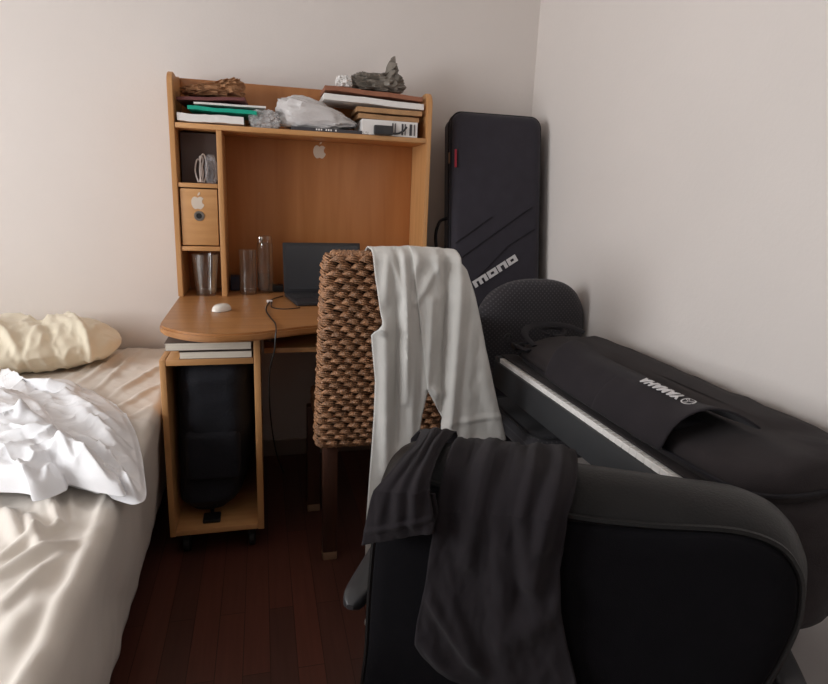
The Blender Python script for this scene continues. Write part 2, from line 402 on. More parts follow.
# pillow
bm = bmn(); nu, nv = 170, 84; G = []
pc = Vector((-.905, 2.243, .578)); pr = Matrix.Rotation(math.radians(15), 4, 'Z')
pfold = [(.31, -.20, .22, .12, .016, .018), (.20, -.19, .12, .16, .018, -.012), (.1, -.2, .0, .0, .014, .012), (0, -.2, -.08, .05, .014, .011), (-.06, -.2, -.15, .03, .014, .012),
         (.18, .02, .05, .10, .02, .012), (.10, .1, -.1, .12, .02, .01), (-.15, -.2, -.22, .05, .016, .012), (.05, -.05, -.12, -.02, .012, .008), (.26, -.1, .20, .05, .014, .01),
         (.30, -.12, .36, .02, .014, .010), (.33, -.15, .40, -.08, .01, .007), (.26, .12, .36, .10, .02, .008)]
for i in range(nu+1):
    u = -1+2*i/nu; row = []
    prof = max(0., 1-abs(u)**3.2)**.55
    for j in range(nv):
        a = 2*PI*j/nv; cy, cz = math.cos(a), math.sin(a)
        ey = math.copysign(abs(cy)**.9, cy); ez = math.copysign(abs(cz)**1.25, cz)
        lx = .405*u; ly = .205*prof**.7*ey*(1-.06*abs(u)); lz = .098*prof*ez*(1.-.12*u)
        f = ridges(lx, ly, pfold)*(.5+.5*max(0, cz)+.5*max(0, -cy)) if cz > -.5 else 0
        f = f*1.25+.006*nz(lx*8+3, ly*12, lz*6)+.007*(1-abs(nz(lx*16-ly*9, ly*10, lz*8, 2)))**5-.010*sstep(.17, .155, lx-.25*ly)*sstep(.0, .15, lx)
        d = Vector((0, cy*.6, cz)).normalized()
        q = Vector((lx, ly, lz))+d*f*min(1, prof*1.5)
        w_ = pr @ q + pc
        w_.z = max(w_.z, SZ+.012+.02*prof*0); w_.y = min(w_.y, 2.47)
        row.append(w_)
    G.append(row)
solid_loops(bm, G)
pil = thing('pillow', 'cream wrinkled pillow lying at the head of the bed against the wall', 'pillow', (-.885, 2.24, SZ))
case = obj('pillowcase', bm, 'pillow', pil, ang=60)

# crumpled duvet: two folded layers
def radial_cloth(bm, poly, c, base, height, segs, amp, seed, nr=120, pw=2.2, edge=.012):
    P = smooth_path([Vector((p[0], p[1], 0)) for p in poly], 22, True); G = []
    cc = Vector((c[0], c[1], 0))
    for k in range(nr+1):
        r = 1-(k/nr)**1.35 if k else 1.0; row = []
        for p in P:
            q = cc+(p-cc)*max(r, .001); d = (p-q).length
            hh = base(q.x, q.y)+edge*sstep(0, .02, d)+height*(1-math.exp(-d/.11))
            hh += ridges(q.x, q.y, segs)*sstep(-.01, .05, d)
            hh += amp*(1-abs(nz(q.x*6+seed, q.y*6, seed))*2)*sstep(0, .12, d)+amp*.5*nz(q.x*17, q.y*17, seed)*sstep(0, .06, d)+amp*1.6*((1-abs(nz(q.x*10+seed, q.y*10, seed*2, 2)))**7-.2)*sstep(0, .06, d)
            row.append(Vector((q.x, q.y, hh)))
        G.append(row)
    low = [Vector((p.x, p.y, base(p.x, p.y)+.002)) for p in P]
    inn = [Vector((lerp(p.x, c[0], .05), lerp(p.y, c[1], .05), base(p.x, p.y)+.002)) for p in P]
    V = grid(bm, [low]+G, True); bm.faces.new(V[-1])
def zpoly(lst, z): return [(at_z(x, y, z).x, at_z(x, y, z).y) for x, y in lst]
base0 = lambda x, y: SZ+sheet_h(x, y)+.009
bm = bmn()
outer = [(-1.5, 1.82), (-1.2, 1.90)]+zpoly([(0, 386), (36, 383), (78, 388), (100, 396), (122, 412), (134, 430), (141, 452), (145, 480), (146, 500), (134, 506), (104, 497), (68, 490), (36, 502), (0, 490)], .51)+[(-.95, 1.22), (-1.4, 1.25)]
of = zsegs([(60, 392, 120, 432, .022, .014), (75, 408, 135, 470, .02, .014), (100, 455, 138, 500, .010, .018), (70, 440, 118, 462, .016, .012), (90, 425, 128, 447, .012, .009), (105, 480, 145, 500, .014, .018), (60, 480, 110, 494, .014, .010)], .53)
radial_cloth(bm, outer, (-.62, 1.58), base0, .028, of, .004, 2.3, edge=.008)
inner = [(-1.5, 1.75), (-1.2, 1.84)]+zpoly([(0, 392), (24, 392), (46, 404), (56, 420), (66, 436), (88, 446), (112, 468), (126, 488), (100, 486), (70, 478), (64, 484), (34, 494), (0, 485)], .55)+[(-1.0, 1.3), (-1.4, 1.32)]
inf = zsegs([(0, 420, 40, 424, .02, .018), (10, 440, 62, 440, .014, .014), (28, 414, 22, 424, .012, .014), (30, 460, 66, 448, .014, .012), (0, 462, 34, 474, .02, .014), (60, 446, 72, 462, .012, .016), (72, 450, 112, 478, .012, .016), (36, 395, 50, 412, .018, .012), (12, 476, 60, 478, .016, .012), (50, 462, 46, 474, .012, .016), (80, 470, 118, 486, .010, .012)], .58)
base1 = lambda x, y: SZ+.034
radial_cloth(bm, inner, (-.72, 1.60), base1, .05, inf, .0065, 5.1, edge=.014)
flap = zpoly([(0, 370), (12, 377), (34, 382), (70, 380), (82, 386), (78, 394), (58, 394), (40, 392), (28, 400), (0, 398)], .54)
radial_cloth(bm, flap, zpoly([(24, 388)], .54)[0], lambda x, y: SZ+.03, .03, zsegs([(30, 386, 78, 388, .02, .012)], .55), .004, 8.8, edge=.012)
tag(obj('duvet', bm, 'duvet', None, ang=75), 'crumpled white cotton duvet bunched up on the left of the bed', 'duvet')

# ------------------------------------------------------------------ desk with hutch
ZT = .755
desk = thing('computer_desk', 'beech computer desk with tall shelf hutch and open side cabinet against the wall', 'desk', (.16, 2.1, 0))
top = smooth_path([Vector((x, y, 0)) for x, y in [(-.286, 1.79), (-.272, 1.715), (-.205, 1.64), (-.125, 1.607), (-.03, 1.617), (.05, 1.655), (.14, 1.695), (.24, 1.715), (.38, 1.72), (.52, 1.71), (.63, 1.72), (.685, 1.775), (.68, 1.85), (.64, 1.95), (.625, 2.05)]], 6)
poly = [(p.x, p.y) for p in top]+[(.625, 2.452), (-.291, 2.452), (-.291, 2.21)]
bm = bmn(); prism(bm, poly, lambda u, v, w_: Vector((u, v, w_)), .731, ZT, .006)
obj('desktop', bm, 'beech_top', desk)
HY0, HY1 = 2.22, 2.45
def side_panel(x0, x1):
    pl = [(HY0+.004, ZT), (HY0, .80), (HY0, 1.455)]
    pl += [(HY0+.045-.045*math.cos(a), 1.462+.045*math.sin(a)) for a in [k/8*PI/2 for k in range(0, 9)]]
    pl += [(HY0+.07, 1.508), (HY0+.10, 1.503), (HY1-.02, 1.520), (HY1, 1.520), (HY1, ZT)]
    bm = bmn(); prism(bm, pl, lambda u, v, w_: Vector((w_, u, v)), x0, x1, .002); return bm
obj('hutch_side_panel', side_panel(-.291, -.273), 'beech_upright', desk)
obj('hutch_side_panel', side_panel(.600, .618), 'beech_upright', desk)
obj('hutch_back_panel', B(-.2725, .5995, 2.432, 2.448, ZT, 1.518, .002), 'beech_back', desk)
obj('hutch_shelf', B(-.2725, .5995, HY0+.002, 2.4315, 1.328, 1.345, .002), 'beech', desk)
obj('hutch_divider', B(-.142, -.124, HY0+.004, 2.4315, ZT, 1.3275, .002), 'beech_upright', desk)
obj('cubby_shelf', B(-.2725, -.1425, HY0+.004, 2.4315, 1.135, 1.150, .002), 'beech', desk)
obj('cubby_shelf', B(-.2725, -.1425, HY0+.004, 2.4315, .918, .934, .002), 'beech', desk)
dr = obj('drawer', B(-.268, -.1465, HY0+.008, 2.41, .938, 1.131, .002), 'beech', desk)
bm = bmn(); c = at_y(199, 216, HY0)
t = bmn(); lathe(t, [(.0095, -.004), (.0095, .002), (.0165, .002), (.0175, 0), (.0175, -.004)], n=28, cap=(False, False)); merge(bm, t, Matrix.Translation((c.x, HY0+.007, c.z)) @ Matrix.Rotation(PI/2, 4, 'X'))
obj('finger_hole_ring', bm, 'metal', dr, label='round metal ring around the finger hole')
bm = bmn(); t = bmn(); lathe(t, [(.0098, 0), (.0098, .001)], n=24); merge(bm, t, Matrix.Translation((c.x, HY0+.0079, c.z)) @ Matrix.Rotation(PI/2, 4, 'X'))
obj('finger_hole', bm, 'hole', dr)
def fruit_logo(bm, cx, y, cz, s):
    half = [(0, .40), (.10, .46), (.24, .48), (.36, .42), (.44, .34), (.36, .25), (.33, .12), (.36, -.02), (.48, -.12), (.43, -.26), (.33, -.40), (.22, -.48), (.12, -.47), (0, -.43)]
    left = [(-.12, -.47), (-.22, -.48), (-.35, -.38), (-.45, -.18), (-.48, .04), (-.45, .24), (-.36, .40), (-.24, .48), (-.10, .46)]
    P = [(p.x, p.y) for p in smooth_path([Vector((a, b, 0)) for a, b in half+left], 3, True)]
    prism(bm, P, lambda u, v, w_: Vector((cx+u*s, y-w_, cz+v*s)), 0, .0009)
    leaf = [(.0, .56), (.02, .68), (.10, .80), (.20, .84), (.20, .72), (.12, .60)]
    prism(bm, leaf, lambda u, v, w_: Vector((cx+u*s, y-w_, cz+v*s)), 0, .0009)
bm = bmn(); c = at_y(197.5, 203, HY0); fruit_logo(bm, c.x, HY0+.0075, c.z, .044)
obj('logo_sticker', bm, 'sticker', dr, False, label='silvery fruit shaped logo sticker')
bm = bmn(); c = at_y(319.5, 152, 2.432); fruit_logo(bm, c.x, 2.4325, c.z, .05)
obj('logo_sticker', bm, 'sticker', desk, False, label='silvery fruit shaped logo sticker')
# cabinet
CY0, CY1 = 1.74, 2.40
obj('cabinet_side_panel', B(-.289, -.272, CY0, CY1, .09, .652, .002), 'beech_upright', desk)
obj('cabinet_side_panel', B(-.029, -.010, CY0, CY1, .09, .7305, .002), 'beech_upright', desk)
obj('cabinet_shelf', B(-.289, -.0295, CY0, CY1, .633, .652, .002), 'beech', desk) if False else obj('cabinet_shelf', B(-.2715, -.0295, CY0, CY1, .634, .652, .002), 'beech', desk)
obj('cabinet_floor', B(-.2715, -.0295, CY0, CY1, .092, .110, .002), 'beech', desk)
obj('cabinet_back_panel', B(-.2715, -.0295, CY1-.012, CY1-.001, .111, .633), 'beech_back', desk)
obj('support_strut', B(-.285, -.270, 2.2, 2.39, .6525, .7305, .001), 'beech_upright', desk)
for x in (-.25, -.05):
    for y in (CY0+.06, CY1-.06):
        bm = bmn(); t = bmn(); lathe(t, [(.022, -.011), (.027, -.008), (.027, .008), (.022, .011)], n=20); merge(bm, t, Matrix.Translation((x, y+.008, .0275)) @ Matrix.Rotation(PI/2, 4, 'Y'))
        box(bm, x-.012, x+.012, y-.012, y+.012, .05, .0915)
        obj('caster', bm, 'blackplastic', desk)
obj('keyboard_tray', B(.001, .575, 1.82, 2.2, .644, .660, .002), 'beech', desk)
for x in (.012, .552): obj('tray_hanger', B(x, x+.014, 1.90, 2.15, .6605, .7305, .001), 'metal', desk)
obj('leg_panel', B(.600, .618, 1.95, 2.43, 0, .7305, .002), 'beech_upright', desk)

# books in the cabinet top
def book(name, x0, x1, y0, y1, z0, z1, label, group='books under the desktop'):
    b = thing(name, label, 'book', ((x0+x1)/2, (y0+y1)/2, z0), group=group)
    obj('pages', B(x0+.003, x1-.003, y0+.0004, y1-.0032, z0+.0012, z1-.0012, .0005), 'pages', b, False)
    bm = bmn(); box(bm, x0, x1, y0, y1, z0, z0+.0011); box(bm, x0, x1, y0, y1, z1-.0011, z1); box(bm, x0, x1, y1-.003, y1, z0+.0011, z1-.0011)
    obj('cover', bm, 'cover', b, False); return b
book('book', -.236, -.032, CY0+.004, 2.0, .6525, .6735, 'thick pale edged book, lower of two lying under the desktop')
book('book', -.272, -.033, CY0+.0, 2.02, .6785, .7015, 'thick pale edged book, upper of two lying under the desktop')
bm = bmn(); box(bm, -.265, -.035, 1.80, 2.0, .6735, .6783, .001)
tag(obj('magazine', bm, 'cover'), 'thin dark magazine pressed between the two pale books', 'magazine')

# backpack in the cabinet
bp = thing('backpack', 'dark navy backpack stuffed inside the open desk cabinet', 'bag', (-.15, 2.05, .11))
bm = bmn(); G = []
for i in range(41):
    v = i/40; row = []
    z = lerp(.138, .630, v)
    for k in range(48):
        a = 2*PI*k/48; ca, sa = math.cos(a), math.sin(a)
        hw = interp([(0, .07), (.06, .095), (.16, .110), (.4, .117), (.96, .119), (1, .11)], v); hd = interp([(0, .19), (.1, .235), (.9, .24), (1, .22)], v)
        ox = interp([(0, -.030), (.2, -.012), (.4, .0), (1, .004)], v)
        x = -.151+ox+hw*math.copysign(abs(ca)**.6, ca); y = 2.0+hd*math.copysign(abs(sa)**.6, sa)
        q = 1+.06*nz(x*9, z*9, y*3)
        row.append(Vector((max(-.262, min(-.033, -.151+(x+.151)*q)), 2.0+(y-2.0)*q, z)))
    G.append(row)
solid_loops(bm, G); obj('bag_body', bm, 'backpack', bp)
bm = bmn(); box(bm, -.235, -.075, 1.748, 1.80, .26, .42, .02, 3); obj('front_pocket', bm, 'backpack', bp)
bm = bmn(); c = at_z(212, 516, .114); 
tube(bm, smooth_path([(-.16, 1.80, .26), (-.155, 1.79, .17), (c.x, c.y+.03, .125), (c.x+.004, c.y-.012, .117)], 5), .006, n=6)
box(bm, c.x-.025, c.x+.028, c.y-.04, c.y+.01, .1105, .124, .004); obj('hanging_buckle', bm, 'blackplastic', bp)

# charging cable hanging in front of the desk
ce = thing('charging_cable', 'thin black charging cable running off the desk edge beside the laptop', 'cable', (.0, 2.1, ZT))
P = [at_z(283, 296, .7585), at_z(273, 299, .7585), at_z(268, 304, .7585), at_z(266, 310, .7585), at_z(270, 317, .7585), at_z(275, 323, .7585)]
p = at_z(276, 329, .7585); P += [p+Vector((0, -.004, 0)), Vector((p.x-.002, p.y-.022, .742))]
P += [Vector((p.x-.006, p.y-.02, .70)), Vector((p.x-.02, p.y+.02, .62)), Vector((p.x-.018, p.y+.15, .45)), Vector((p.x-.0, p.y+.32, .25)), Vector((p.x+.03, p.y+.5, .08))]
obj('cord', T(smooth_path(P, 6), .0022, n=6), 'blackcable', ce)
c = at_z(269, 302, .757); obj('plug', B(c.x-.008, c.x+.012, c.y-.006, c.y+.006, .7555, .764, .002), 'whitecable', ce, label='pale connector lying on the desk')
P = [at_z(272, 300, .758), at_z(272, 307, .758), at_z(285, 309, .758), at_z(300, 307.5, .758)]
tag(obj('charging_cable', T(smooth_path(P, 5), .0018, n=6), 'blackcable'), 'thin dark cord lying on the desk in front of the laptop corner', 'cable')
c = at_z(276, 291, .757)
tag(obj('power_adapter', B(c.x-.028, c.x+.028, c.y-.02, c.y+.03, .7555, .782, .004), 'blackplastic'), 'small black power adapter beside the bottle and the laptop', 'adapter')

# mouse
bm = bmn(); mc = at_z(221.5, 311, .756); G = []
for i in range(13):
    v = i/12*PI/2; row = []
    for k in range(32):
        a = 2*PI*k/32; row.append(Vector((.024*math.cos(a)*math.cos(v)**.6, .038*math.sin(a)*math.cos(v)**.6, .0015+.021*math.sin(v))))
    G.append(row)
V = grid(bm, G, True); bm.faces.new(V[0][::-1]); at_frame(bm, Matrix.Translation((mc.x, mc.y+.01, ZT)) @ Matrix.Rotation(math.radians(-35), 4, 'Z'))
ms = thing('computer_mouse', 'small white computer mouse on the left of the desk top', 'mouse', (mc.x, mc.y+.01, ZT))
obj('shell', bm, 'mouse', ms)
bm = bmn(); box(bm, -.017, .017, -.03, .03, 0, .0016, .0006); at_frame(bm, Matrix.Translation((mc.x, mc.y+.01, ZT)) @ Matrix.Rotation(math.radians(-35), 4, 'Z')); obj('base', bm, 'greyplastic', ms)

# glasses
def tumbler(name, label, c, r0, r1, h, group=None):
    t = thing(name, label, 'glass', (c[0], c[1], ZT), group=group)
    bm = bmn(); lathe(bm, [(r0*.96, .0005), (r0, .004), (lerp(r0, r1, .5), h*.5), (r1, h), (r1-.0018, h), (lerp(r0, r1, .5)-.002, h*.5), (r0-.0028, .012), (.002, .010)], (c[0], c[1], ZT), 40, (True, True))
    obj('tumbler_wall', bm, 'glass', t); return t
def plain_glass(name, label, c, r0, r1, h):
    bm = bmn(); lathe(bm, [(r0*.96, .0005), (r0, .004), (lerp(r0, r1, .5), h*.5), (r1, h), (r1-.0018, h), (lerp(r0, r1, .5)-.002, h*.5), (r0-.0028, .012), (.002, .010)], (c[0], c[1], ZT), 40)
    o = obj(name, bm, 'glass'); tag(o, label, 'glass'); return o
plain_glass('tumbler', 'wide flared clear tumbler standing in the lowest hutch cubby', (-.199, 2.262), .034, .046, .148)
plain_glass('drinking_glass', 'tall straight clear drinking glass on the desk beside the bottle', (-.051, 2.285), .029, .031, .165)
bt = thing('water_bottle', 'clear glass water bottle with shiny cap on the desk beside the laptop', 'bottle', (.012, 2.325, ZT))
bm = bmn(); lathe(bm, [(.028, .0005), (.030, .004), (.030, .16), (.0295, .185), (.027, .188), (.028, .16), (.028, .012), (.002, .010)], (.012, 2.325, ZT), 40); obj('bottle_body', bm, 'glass', bt)
bm = bmn(); lathe(bm, [(.0275, .0105), (.0275, .07)], (.012, 2.325, ZT), 32); obj('water', bm, 'water', bt)
bm = bmn(); lathe(bm, [(.021, .186), (.026, .189), (.027, .205), (.025, .214), (.015, .217)], (.012, 2.325, ZT), 32); obj('cap', bm, M['glass'], bt)
bm = bmn(); lathe(bm, [(.009, .19), (.011, .2), (.010, .212), (.005, .216)], (-.003, 2.305, ZT), 20); obj('cap_clip', bm, 'chrome', bt, label='shiny metal clip on the cap')
tag(obj('card_box', B(-.118, -.085, 2.36, 2.42, .7555, .81, .002), 'blueblack'), 'small dark blue box at the back of the desk behind the glasses', 'box')

# laptop
lap = thing('laptop', 'open black laptop with a dark screen on the desk behind the wicker chair', 'laptop', (.21, 2.12, ZT), 0)
la = math.radians(9); LM = Matrix.Translation((.078, 2.215, ZT)) @ Matrix.Rotation(la, 4, 'Z')
bm = bmn(); box(bm, 0, .297, -.21, 0, .002, .016, .004); base = obj('base', at_frame(bm, LM), 'laptop', lap)
bm = bmn()
for r in range(5):
    for k in range(13): box(bm, .018+k*.0203, .018+k*.0203+.017, -.035-r*.0195-.016, -.035-r*.0195, .016, .0175)
obj('keyboard', at_frame(bm, LM), 'greyplastic', base, False)
obj('touchpad', at_frame(B(.1, .197, -.2, -.14, .016, .0165), LM), 'greyplastic', base, False)
tilt = LM @ Matrix.Translation((0, .0, .014)) @ Matrix.Rotation(math.radians(-6), 4, 'X')
lid = obj('lid', at_frame(B(0, .297, 0, .007, 0, .185, .003), tilt), 'laptop', lap)
obj('screen', at_frame(B(.010, .287, -.0006, .001, .014, .174), tilt), 'screen', lid, False)

# ---- things on top of the hutch
ZS = 1.3455
def wavy_sheet(x0, x1, y0, y1, z, th, amp, seed, rot=0, tiltx=0, curl=0, nx=28, ny=10):
    bm = bmn(); up, lo_ = [], []
    cx, cy = (x0+x1)/2, (y0+y1)/2; Rm = Matrix.Rotation(math.radians(rot), 3, 'Z')
    for i in range(nx+1):
        a, b = [], []
        for j in range(ny+1):
            x = lerp(x0, x1, i/nx); y = lerp(y0, y1, j/ny)
            p = Rm @ Vector((x-cx, y-cy, 0))+Vector((cx, cy, 0))
            h = z+amp*(1+nz(x*9+seed, y*9, seed))+tiltx*(x-cx)+curl*((i/nx-.5)*2)**4
            a.append(Vector((p.x, p.y, h+th))); b.append(Vector((p.x, p.y, h)))
        up.append(a); lo_.append(b)
    VU = grid(bm, up); VL = grid(bm, lo_)
    for i in range(nx):
        for j in (0, ny): bm.faces.new((VU[i][j], VU[i+1][j], VL[i+1][j], VL[i][j]))
    for j in range(ny):
        for i in (0, nx): bm.faces.new((VU[i][j], VU[i][j+1], VL[i][j+1], VL[i][j]))
    return bm
def crumple(c, dims, amp, freq, seed, zmin, shape=None, nu=56, nv=40, tilt=0):
    bm = bmn(); G = []
    Rm = Matrix.Rotation(tilt, 3, 'Y')
    for i in range(nv+1):
        v = -PI/2+PI*i/nv; row = []
        for k in range(nu):
            a = 2*PI*k/nu
            d = Vector((math.cos(v)*math.cos(a), math.cos(v)*math.sin(a), math.sin(v)))
            e = Vector([math.copysign(abs(q)**.75, q) for q in d])
            f = 1+amp*(1-2.4*abs(nz(d.x*freq+seed, d.y*freq+seed, d.z*freq, 3)))+amp*.4*nz(d.x*freq*3, d.y*freq*3, d.z*freq*3+seed)
            p = Vector((e.x*dims[0], e.y*dims[1], e.z*dims[2]))*f
            if shape: p = shape(p, d)
            p = Rm @ p+Vector(c); p.z = max(p.z, zmin+.0005+.001*abs(d.x)); row.append(p)
        G.append(row)
    V = grid(bm, G, True); bm.faces.new(V[0][::-1]); bm.faces.new(V[-1]); bmesh.ops.remove_doubles(bm, verts=bm.verts[:], dist=1e-5)
    return bm
tag(obj('paper_sheaf', wavy_sheet(-.265, -.05, 2.228, 2.42, ZS, .024, .006, 1.2, 0, .0), 'paper'), 'wavy white papers at the bottom of the pile, left end of the top shelf', 'papers')
tag(obj('plastic_folder', wavy_sheet(-.225, .0, 2.222, 2.40, ZS+.038, .012, .004, 4.2, -4, -.03), 'teal'), 'teal green plastic folder sticking out of the left pile on the top shelf', 'folder')
tag(obj('white_envelope', wavy_sheet(-.215, .02, 2.232, 2.42, ZS+.062, .006, .002, 6.2, 3, .02), 'paper'), 'flat white envelope lying on the teal folder on the top shelf', 'envelope')
tag(obj('card_folder', wavy_sheet(-.262, -.04, 2.24, 2.42, ZS+.074, .010, .004, 7.7, -3, .05), 'burgundy'), 'burgundy card folder on the left pile under the brown paper bag', 'folder')
def pb(p, d): 
    p.z *= (.55+.9*max(0, d.x)); return p
tag(obj('paper_bag', crumple((-.155, 2.325, ZS+.122), (.088, .062, .032), .28, 2.2, 3.3, ZS+.095, pb, tilt=-.12), 'kraft', ang=25), 'crumpled brown paper bag on top of the left pile', 'paper bag')
tag(obj('clear_plastic_wrap', crumple((.020, 2.258, ZS+.027), (.046, .030, .030), .25, 2.6, 9.3, ZS, None), 'clearbag', ang=30), 'crumpled clear plastic wrap beside the teal folder on the top shelf', 'plastic wrap')
def wb(p, d):
    p.z *= 1.35-1.0*sstep(-.5, 1., d.x); p.x += 0; return p
tag(obj('plastic_bag', crumple((.205, 2.298, ZS+.054), (.138, .066, .046), .10, 1.8, 12.1, ZS+.012, wb, tilt=.13), 'whitebag', ang=40), 'white plastic bag with a soft bundle inside, middle of the top shelf', 'plastic bag')
mg = thing('printed_magazine', 'dark magazine with small white print under the white plastic bag', 'magazine', (.26, 2.3, ZS))
obj('cover', B(.11, .385, 2.226, 2.42, ZS, ZS+.0115, .001), 'ink', mg, False)
bm = bmn()
for k in range(9):
    if k in (3, 7): continue
    box(bm, .195+k*.0085, .195+k*.0085+.005, 2.2255, 2.2262, ZS+.0035, ZS+.0095)
obj('print_marks', bm, 'paper', mg, False)
wp = thing('paper_bundle', 'stack of printed white papers at the right end of the top shelf', 'papers', (.47, 2.3, ZS))
obj('sheets', wavy_sheet(.36, .565, 2.226, 2.42, ZS, .052, .001, 3, 0, 0), 'paper', wp)
bm = bmn()
for x, w_ in ((.470, .004), (.480, .003), (.505, .006), (.517, .003), (.535, .009), (.552, .003)):
    obj('printed_line', B(x, x+w_, 2.2235, 2.2262, ZS+.006, ZS+.045), 'ink', wp, False)
gd = thing('clip_gadget', 'small dark grey gadget with curved tail in front of the printed papers', 'gadget', (.43, 2.215, ZS))
obj('gadget_body', B(.400, .470, 2.205, 2.2225, ZS+.0003, ZS+.034, .006), 'greyplastic', gd)
obj('tail', T(smooth_path([(.469, 2.214, ZS+.008), (.49, 2.214, ZS+.010), (.51, 2.214, ZS+.020), (.522, 2.214, ZS+.034)], 5), .0035, n=6), 'greyplastic', gd)
for i, (x0, x1, y0, z0, z1, rr) in enumerate(((.350, .575, 2.25, .056, .076, 1), (.345, .585, 2.24, .078, .098, -1))):
    tag(obj('cardboard_piece', wavy_sheet(x0, x1, y0, 2.42, ZS+z0, z1-z0-.004, .0012, 5+i, rr, -.01), 'tan'),
        ('tan cardboard piece lying directly on the printed white papers', 'tan cardboard piece just below the flat white parcel')[i], 'cardboard', 'tan cardboard pieces on the top shelf')
tag(obj('flat_parcel', wavy_sheet(.225, .59, 2.240, 2.42, ZS+.104, .020, .002, 8.2, 0, -.03), 'paper'), 'flat white parcel with square edges on the right pile of the top shelf', 'parcel')
tag(obj('card_wallet', wavy_sheet(.228, .585, 2.245, 2.425, ZS+.134, .015, .003, 9.9, 0, -.035), 'kraft_red'), 'reddish brown card wallet on top of the flat white parcel', 'folder')
def ear(p, d):
    if d.x > .15 and d.z > 0: p.z += .075*math.exp(-((d.x-.48)/.16)**2)*d.z
    return p
tag(obj('grey_plastic_bag', crumple((.430, 2.33, ZS+.186), (.082, .055, .034), .30, 2.1, 21.7, ZS+.160, ear), 'greybag', ang=25), 'crumpled grey plastic bag on top of the reddish brown wallet', 'plastic bag')
tag(obj('tissue', crumple((.300, 2.29, ZS+.178), (.024, .024, .02), .3, 2.4, 2.7, ZS+.162), 'paper', ang=25), 'small crumpled white tissue beside the grey plastic bag', 'tissue')

# ---- things in the top cubby
tag(obj('document_folder', B(-.268, -.146, 2.305, 2.322, 1.1505, 1.322, .002), 'greyboard'), 'dark grey folder standing at the back of the top cubby', 'folder')
bm = bmn()
for dx, h, k in ((-.008, .075, .008), (.006, .092, .007), (.0, .085, -.004)):
    P = [(-.204+dx*.6, 2.255, 1.154), (-.204+dx-k, 2.28, 1.154+h*.5), (-.204+dx*1.2, 2.285, 1.154+h), (-.200+dx*1.2+.006, 2.29, 1.154+h*.96), (-.200+dx+.006+k, 2.285, 1.154+h*.45), (-.203+dx*.6+.008, 2.275, 1.1535)]
    tube(bm, smooth_path(P, 7), .0026, n=6)
tag(obj('white_cable', bm, 'whitecable'), 'looped white cable standing in the top cubby of the hutch', 'cable')
tag(obj('plastic_pouch', crumple((-.166, 2.265, 1.1505+.045), (.017, .022, .045), .25, 2.5, 5.5, 1.1505), 'pouch', ang=30), 'clear crinkled plastic pouch beside the white cable in the cubby', 'pouch')

# ------------------------------------------------------------------ wicker chair
wc = thing('wicker_chair', 'brown woven wicker dining chair with dark wooden legs pushed up to the desk', 'chair', (.335, 1.8, 0))
WX0, WX1 = .158, .508
def wy(z): return interp([(.40, 1.668), (.985, 1.548)], z)     # mid plane of the back
def loop_pt(t, z):
    # perimeter of the back's cross-section, t in metres; returns point and outward normal
    th = .026; rad = .02
    inset = 0 if z < .938 else (1-math.sqrt(max(0, 1-((z-.938)/.045)**2)))*.03
    x0, x1 = lerp(WX0-.004, WX0+.006, (z-.4)/.58)+inset, WX1-inset
    L = x1-x0; q = t % 1.0
    W = [L, 2*th, L, 2*th]; tot = sum(W); s = q*tot
    if s < L: p = Vector((x0+s, wy(z)-th, z)); n = Vector((0, -1, 0)); e = min(s, L-s); side = -1 if s < L/2 else 1
    elif s < L+2*th: p = Vector((x1, wy(z)-th+(s-L), z)); n = Vector((1, 0, 0)); e = 9
    elif s < 2*L+2*th: p = Vector((x1-(s-L-2*th), wy(z)+th, z)); n = Vector((0, 1, 0)); e = 9
    else: p = Vector((x0, wy(z)+th-(s-2*L-2*th), z)); n = Vector((-1, 0, 0)); e = 9
    return p, n, tot
bm = bmn(); rows = 30; ncol = 21
z0w, z1w = .415, .966
for i in range(rows):
    z = lerp(z0w, z1w, i/(rows-1))
    for k in range(ncol):
        t0 = (k+(.5 if i % 2 else 0)+.12*(random.random()-.5))/ncol
        sz = 1+.18*(random.random()-.5); jz = .004*(random.random()-.5)
        for sidx in range(4):
            P = []
            for q in range(7):
                u = -1+2*q/6; tt = t0+u*.62/ncol
                p, n, tot = loop_pt(tt, z)
                # soften corners by averaging normals
                n2 = (loop_pt(tt-.012, z)[1]+loop_pt(tt+.012, z)[1]+n).normalized()
                out = .0105*sz*(1-u*u)+.0035*math.sin(sidx*1.3)+.001
                zz = (sidx-1.5)*.0052*(1-.5*abs(u))+0.0080*(1-u*u)-.005+jz+u*.004*(sidx-1.5)
                P.append(p+n2*out+Vector((0, 0, zz)))
            tube(bm, P, [.0016, .0025, .0029, .0030, .0029, .0025, .0016], n=5)
